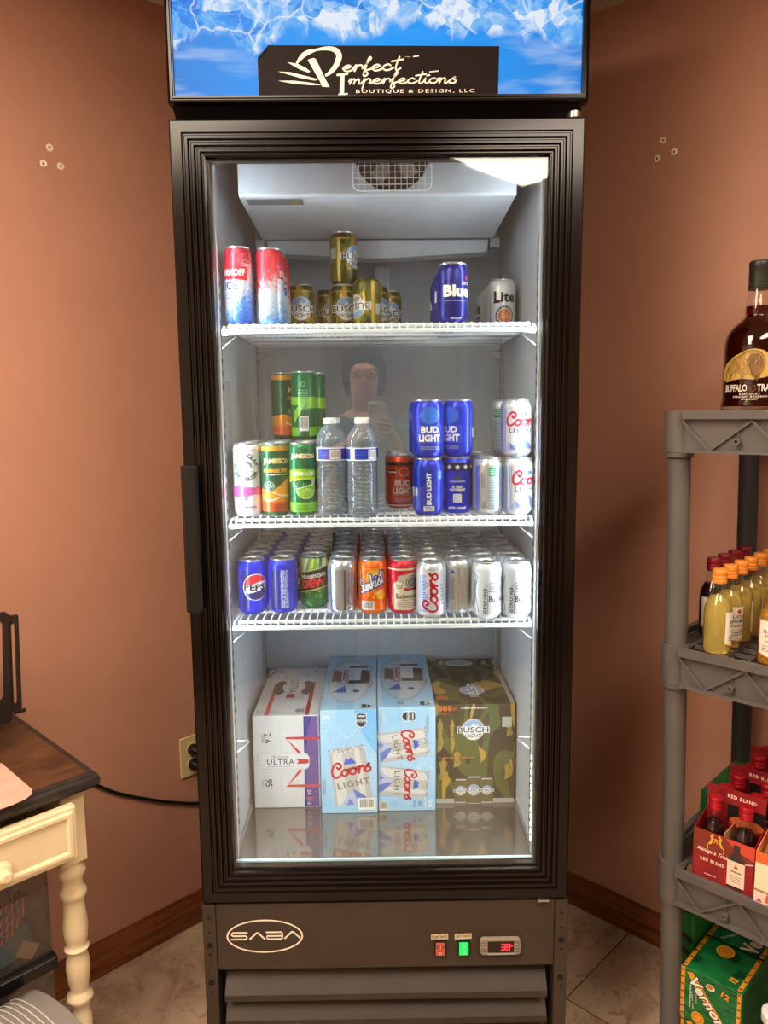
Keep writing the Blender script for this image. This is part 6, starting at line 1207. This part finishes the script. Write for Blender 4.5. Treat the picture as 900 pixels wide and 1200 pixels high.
# ------------------------------------------------------------------ the person taking the picture (seen mirrored in the door glass)
wl = thing('wall_lamp', 'three-bulb lamp on the rear wall, mirrored as three dots in the glass', 'lamp', (.70, -5.0, 1.80), -PI / 4 + PI)
MB().box(-.03, .03, -.001, .02, -.22, .22).build('back_plate', M_STEEL, wl, bev=.004)
for zz in (-.13, 0, .13):
    q = MB(); q.lathe([(.012, -.03), (.028, -.02), (.034, 0), (.026, .022), (.008, .034)], 16); q.build('bulb', mat('frosted_bulb', (255, 250, 240), .4, emit=(255, 248, 236), estr=180), wl, smooth=True).location = (0, .06, zz)
def person():
    V = []; E_ = []; Rd = []
    def add(p, r, par=None):
        V.append(p); Rd.append(r if isinstance(r, tuple) else (r, r)); i = len(V) - 1
        if par is not None: E_.append((par, i))
        return i
    X, Y = -.06, -1.86
    pel = add((X, Y - .06, .93), (.155, .115)); wst = add((X, Y - .05, 1.08), (.135, .10), pel); ch = add((X, Y - .03, 1.26), (.155, .105), wst); up = add((X, Y - .02, 1.38), (.12, .085), ch)
    nk = add((X, Y, 1.455), (.052, .052), up); jw = add((X, Y + .035, 1.535), (.066, .078), nk); hd_ = add((X, Y + .025, 1.60), (.074, .092), jw); tp0 = add((X, Y + .015, 1.665), (.062, .078), hd_)
    for s in (-1, 1):
        sh = add((X + s * .165, Y - .02, 1.355), .062, up); el = add((X + s * .235, Y + .08, 1.13), .044, sh); fa = add((X + s * .15, Y + .22, 1.25), .036, el)
        wr = add((X + .045 + s * .075, Y + .315, 1.335), .027, fa); pa = add((X + .048 + s * .052, Y + .352, 1.368), (.034, .018), wr)
        for k in range(4):
            z = 1.345 + k * .019; L = (.9, 1.0, 1.05, .85)[k]
            a = add((X + .048 + s * .046, Y + .392, z + .012), .0092, pa); b_ = add((X + .048 + s * (.046 - .018 * L), Y + .404, z + .016), .0085, a); add((X + .048 + s * (.046 - .034 * L), Y + .404, z + .016), .0075, b_)
        t1 = add((X + .048 + s * .040, Y + .362, 1.400), .0105, pa); add((X + .048 + s * .022, Y + .376, 1.418), .0090, t1)
        hp = add((X + s * .085, Y - .06, .86), .088, pel); kn_ = add((X + s * .10, Y - .02, .49), .062, hp); an = add((X + s * .105, Y - .06, .10), .045, kn_); add((X + s * .115, Y + .07, .045), (.042, .036), an)
    me = bpy.data.meshes.new('body'); me.from_pydata(V, E_, []); o = bpy.data.objects.new('body', me); COL.objects.link(o)
    md = o.modifiers.new('skin', 'SKIN'); md.use_smooth_shade = True
    for i, sv in enumerate(me.skin_vertices[0].data): sv.radius = Rd[i]; sv.use_root = (i == 0)
    o.modifiers.new('sub', 'SUBSURF').levels = 2; o.modifiers['sub'].render_levels = 2
    dg = bpy.context.evaluated_depsgraph_get(); dg.update(); m2 = bpy.data.meshes.new_from_object(o.evaluated_get(dg)); bpy.data.objects.remove(o)
    for m_ in (mat('skin_tone', (206, 158, 132), .5), noisy('grey_blue_top', (84, 94, 108), (72, 82, 96), 20, .85, 4), noisy('denim', (52, 66, 92), (64, 80, 106), 30, .8, 4), mat('dark_shoe', (30, 28, 28), .6)): m2.materials.append(m_)
    for pl_ in m2.polygons:
        c = pl_.center; pl_.use_smooth = True
        pl_.material_index = 0 if (c.z > 1.425 and abs(c.x - X) < .12 and c.y < Y + .2) or c.y > Y + .235 else (1 if c.z > .90 else (2 if c.z > .10 else 3))
    t = thing('person', 'person with dark hair and glasses mirrored in the glass, holding a phone', 'person', (X, Y, 0)); bo = obj('body', m2, t); bo.location = (-X, -Y, 0)
    h = MB(); n = 20
    for j, (r, z, yo) in enumerate(((.086, 1.53, -.035), (.094, 1.58, -.025), (.094, 1.63, -.012), (.086, 1.675, -.005), (.062, 1.715, -.005), (.02, 1.735, -.005))): pass
    h.lathe([(.080, 1.515), (.094, 1.56), (.097, 1.62), (.092, 1.66), (.076, 1.70), (.045, 1.725), (.01, 1.733)], 24); hv = []
    for x, y, z in h.v: hv.append((x, (y * 1.12 - .018 if y < 0 else y * (.72 if z < 1.655 else .98)) , z))
    h.v = hv; ho = h.build('hair', noisy('dark_hair', (34, 26, 22), (52, 40, 32), 60, .55, 4), t, smooth=True, angle=80); ho.location = (0, .0, 0)
    f = MB(); f.lathe([(.004, 0), (.013, .014), (.010, .03), (.004, .045)], 10); no = f.build('nose', MATS['skin_tone'], t, smooth=True); no.location = (0, .112, 1.553)
    g_ = MB()
    for sx in (-1, 1): g_.tube([(sx * .033 + .024 * math.cos(k * PI / 8), .122, 1.603 + .018 * math.sin(k * PI / 8)) for k in range(16)], .0024, 5, True); g_.tube([(sx * .057, .12, 1.608), (sx * .082, .02, 1.608)], .002, 5)
    g_.tube([(-.009, .124, 1.606), (.009, .124, 1.606)], .002, 5); g_.build('glasses', M_BLKPL, t)
    for sx in (-1, 1): e = MB(); e.lathe([(.001, -.009), (.008, -.005), (.009, 0), (.008, .005), (.001, .009)], 10); eo = e.build('eye', mat('eye_dark', (40, 30, 26), .2), t, smooth=True); eo.location = (sx * .033, .100, 1.603)
    mo = MB(); mo.tube([(-.022, .108, 1.520), (0, .114, 1.518), (.022, .108, 1.520)], [.003, .0045, .003], 6); mo.build('mouth', mat('lip', (150, 84, 78), .5), t, smooth=True)
    ph = thing('smartphone', 'pale smartphone held up by the person mirrored in the glass', 'phone', (-.004, -1.4655, 1.405), 0)
    MB().box(-.0375, .0375, -.004, .004, -.077, .077).build('phone_body', mat('pale_phone', (206, 200, 196), .3), ph, bev=.0035, seg=3)
    MB().box(-.0335, .0045, .0042, .0058, .030, .070).build('camera_plate', mat('pale_phone2', (190, 184, 180), .25), ph, bev=.0008)
    for lx, lz in ((-.024, .058), (-.024, .040), (-.006, .058)): l_ = MB(); l_.lathe([(.0075, 0), (.0075, .0015), (.0060, .0015)], 18); lo = l_.build('lens', M_BLKPL, ph, smooth=True); lo.location = (lx, .0059, lz); lo.rotation_euler = (-PI / 2, 0, 0)
person()
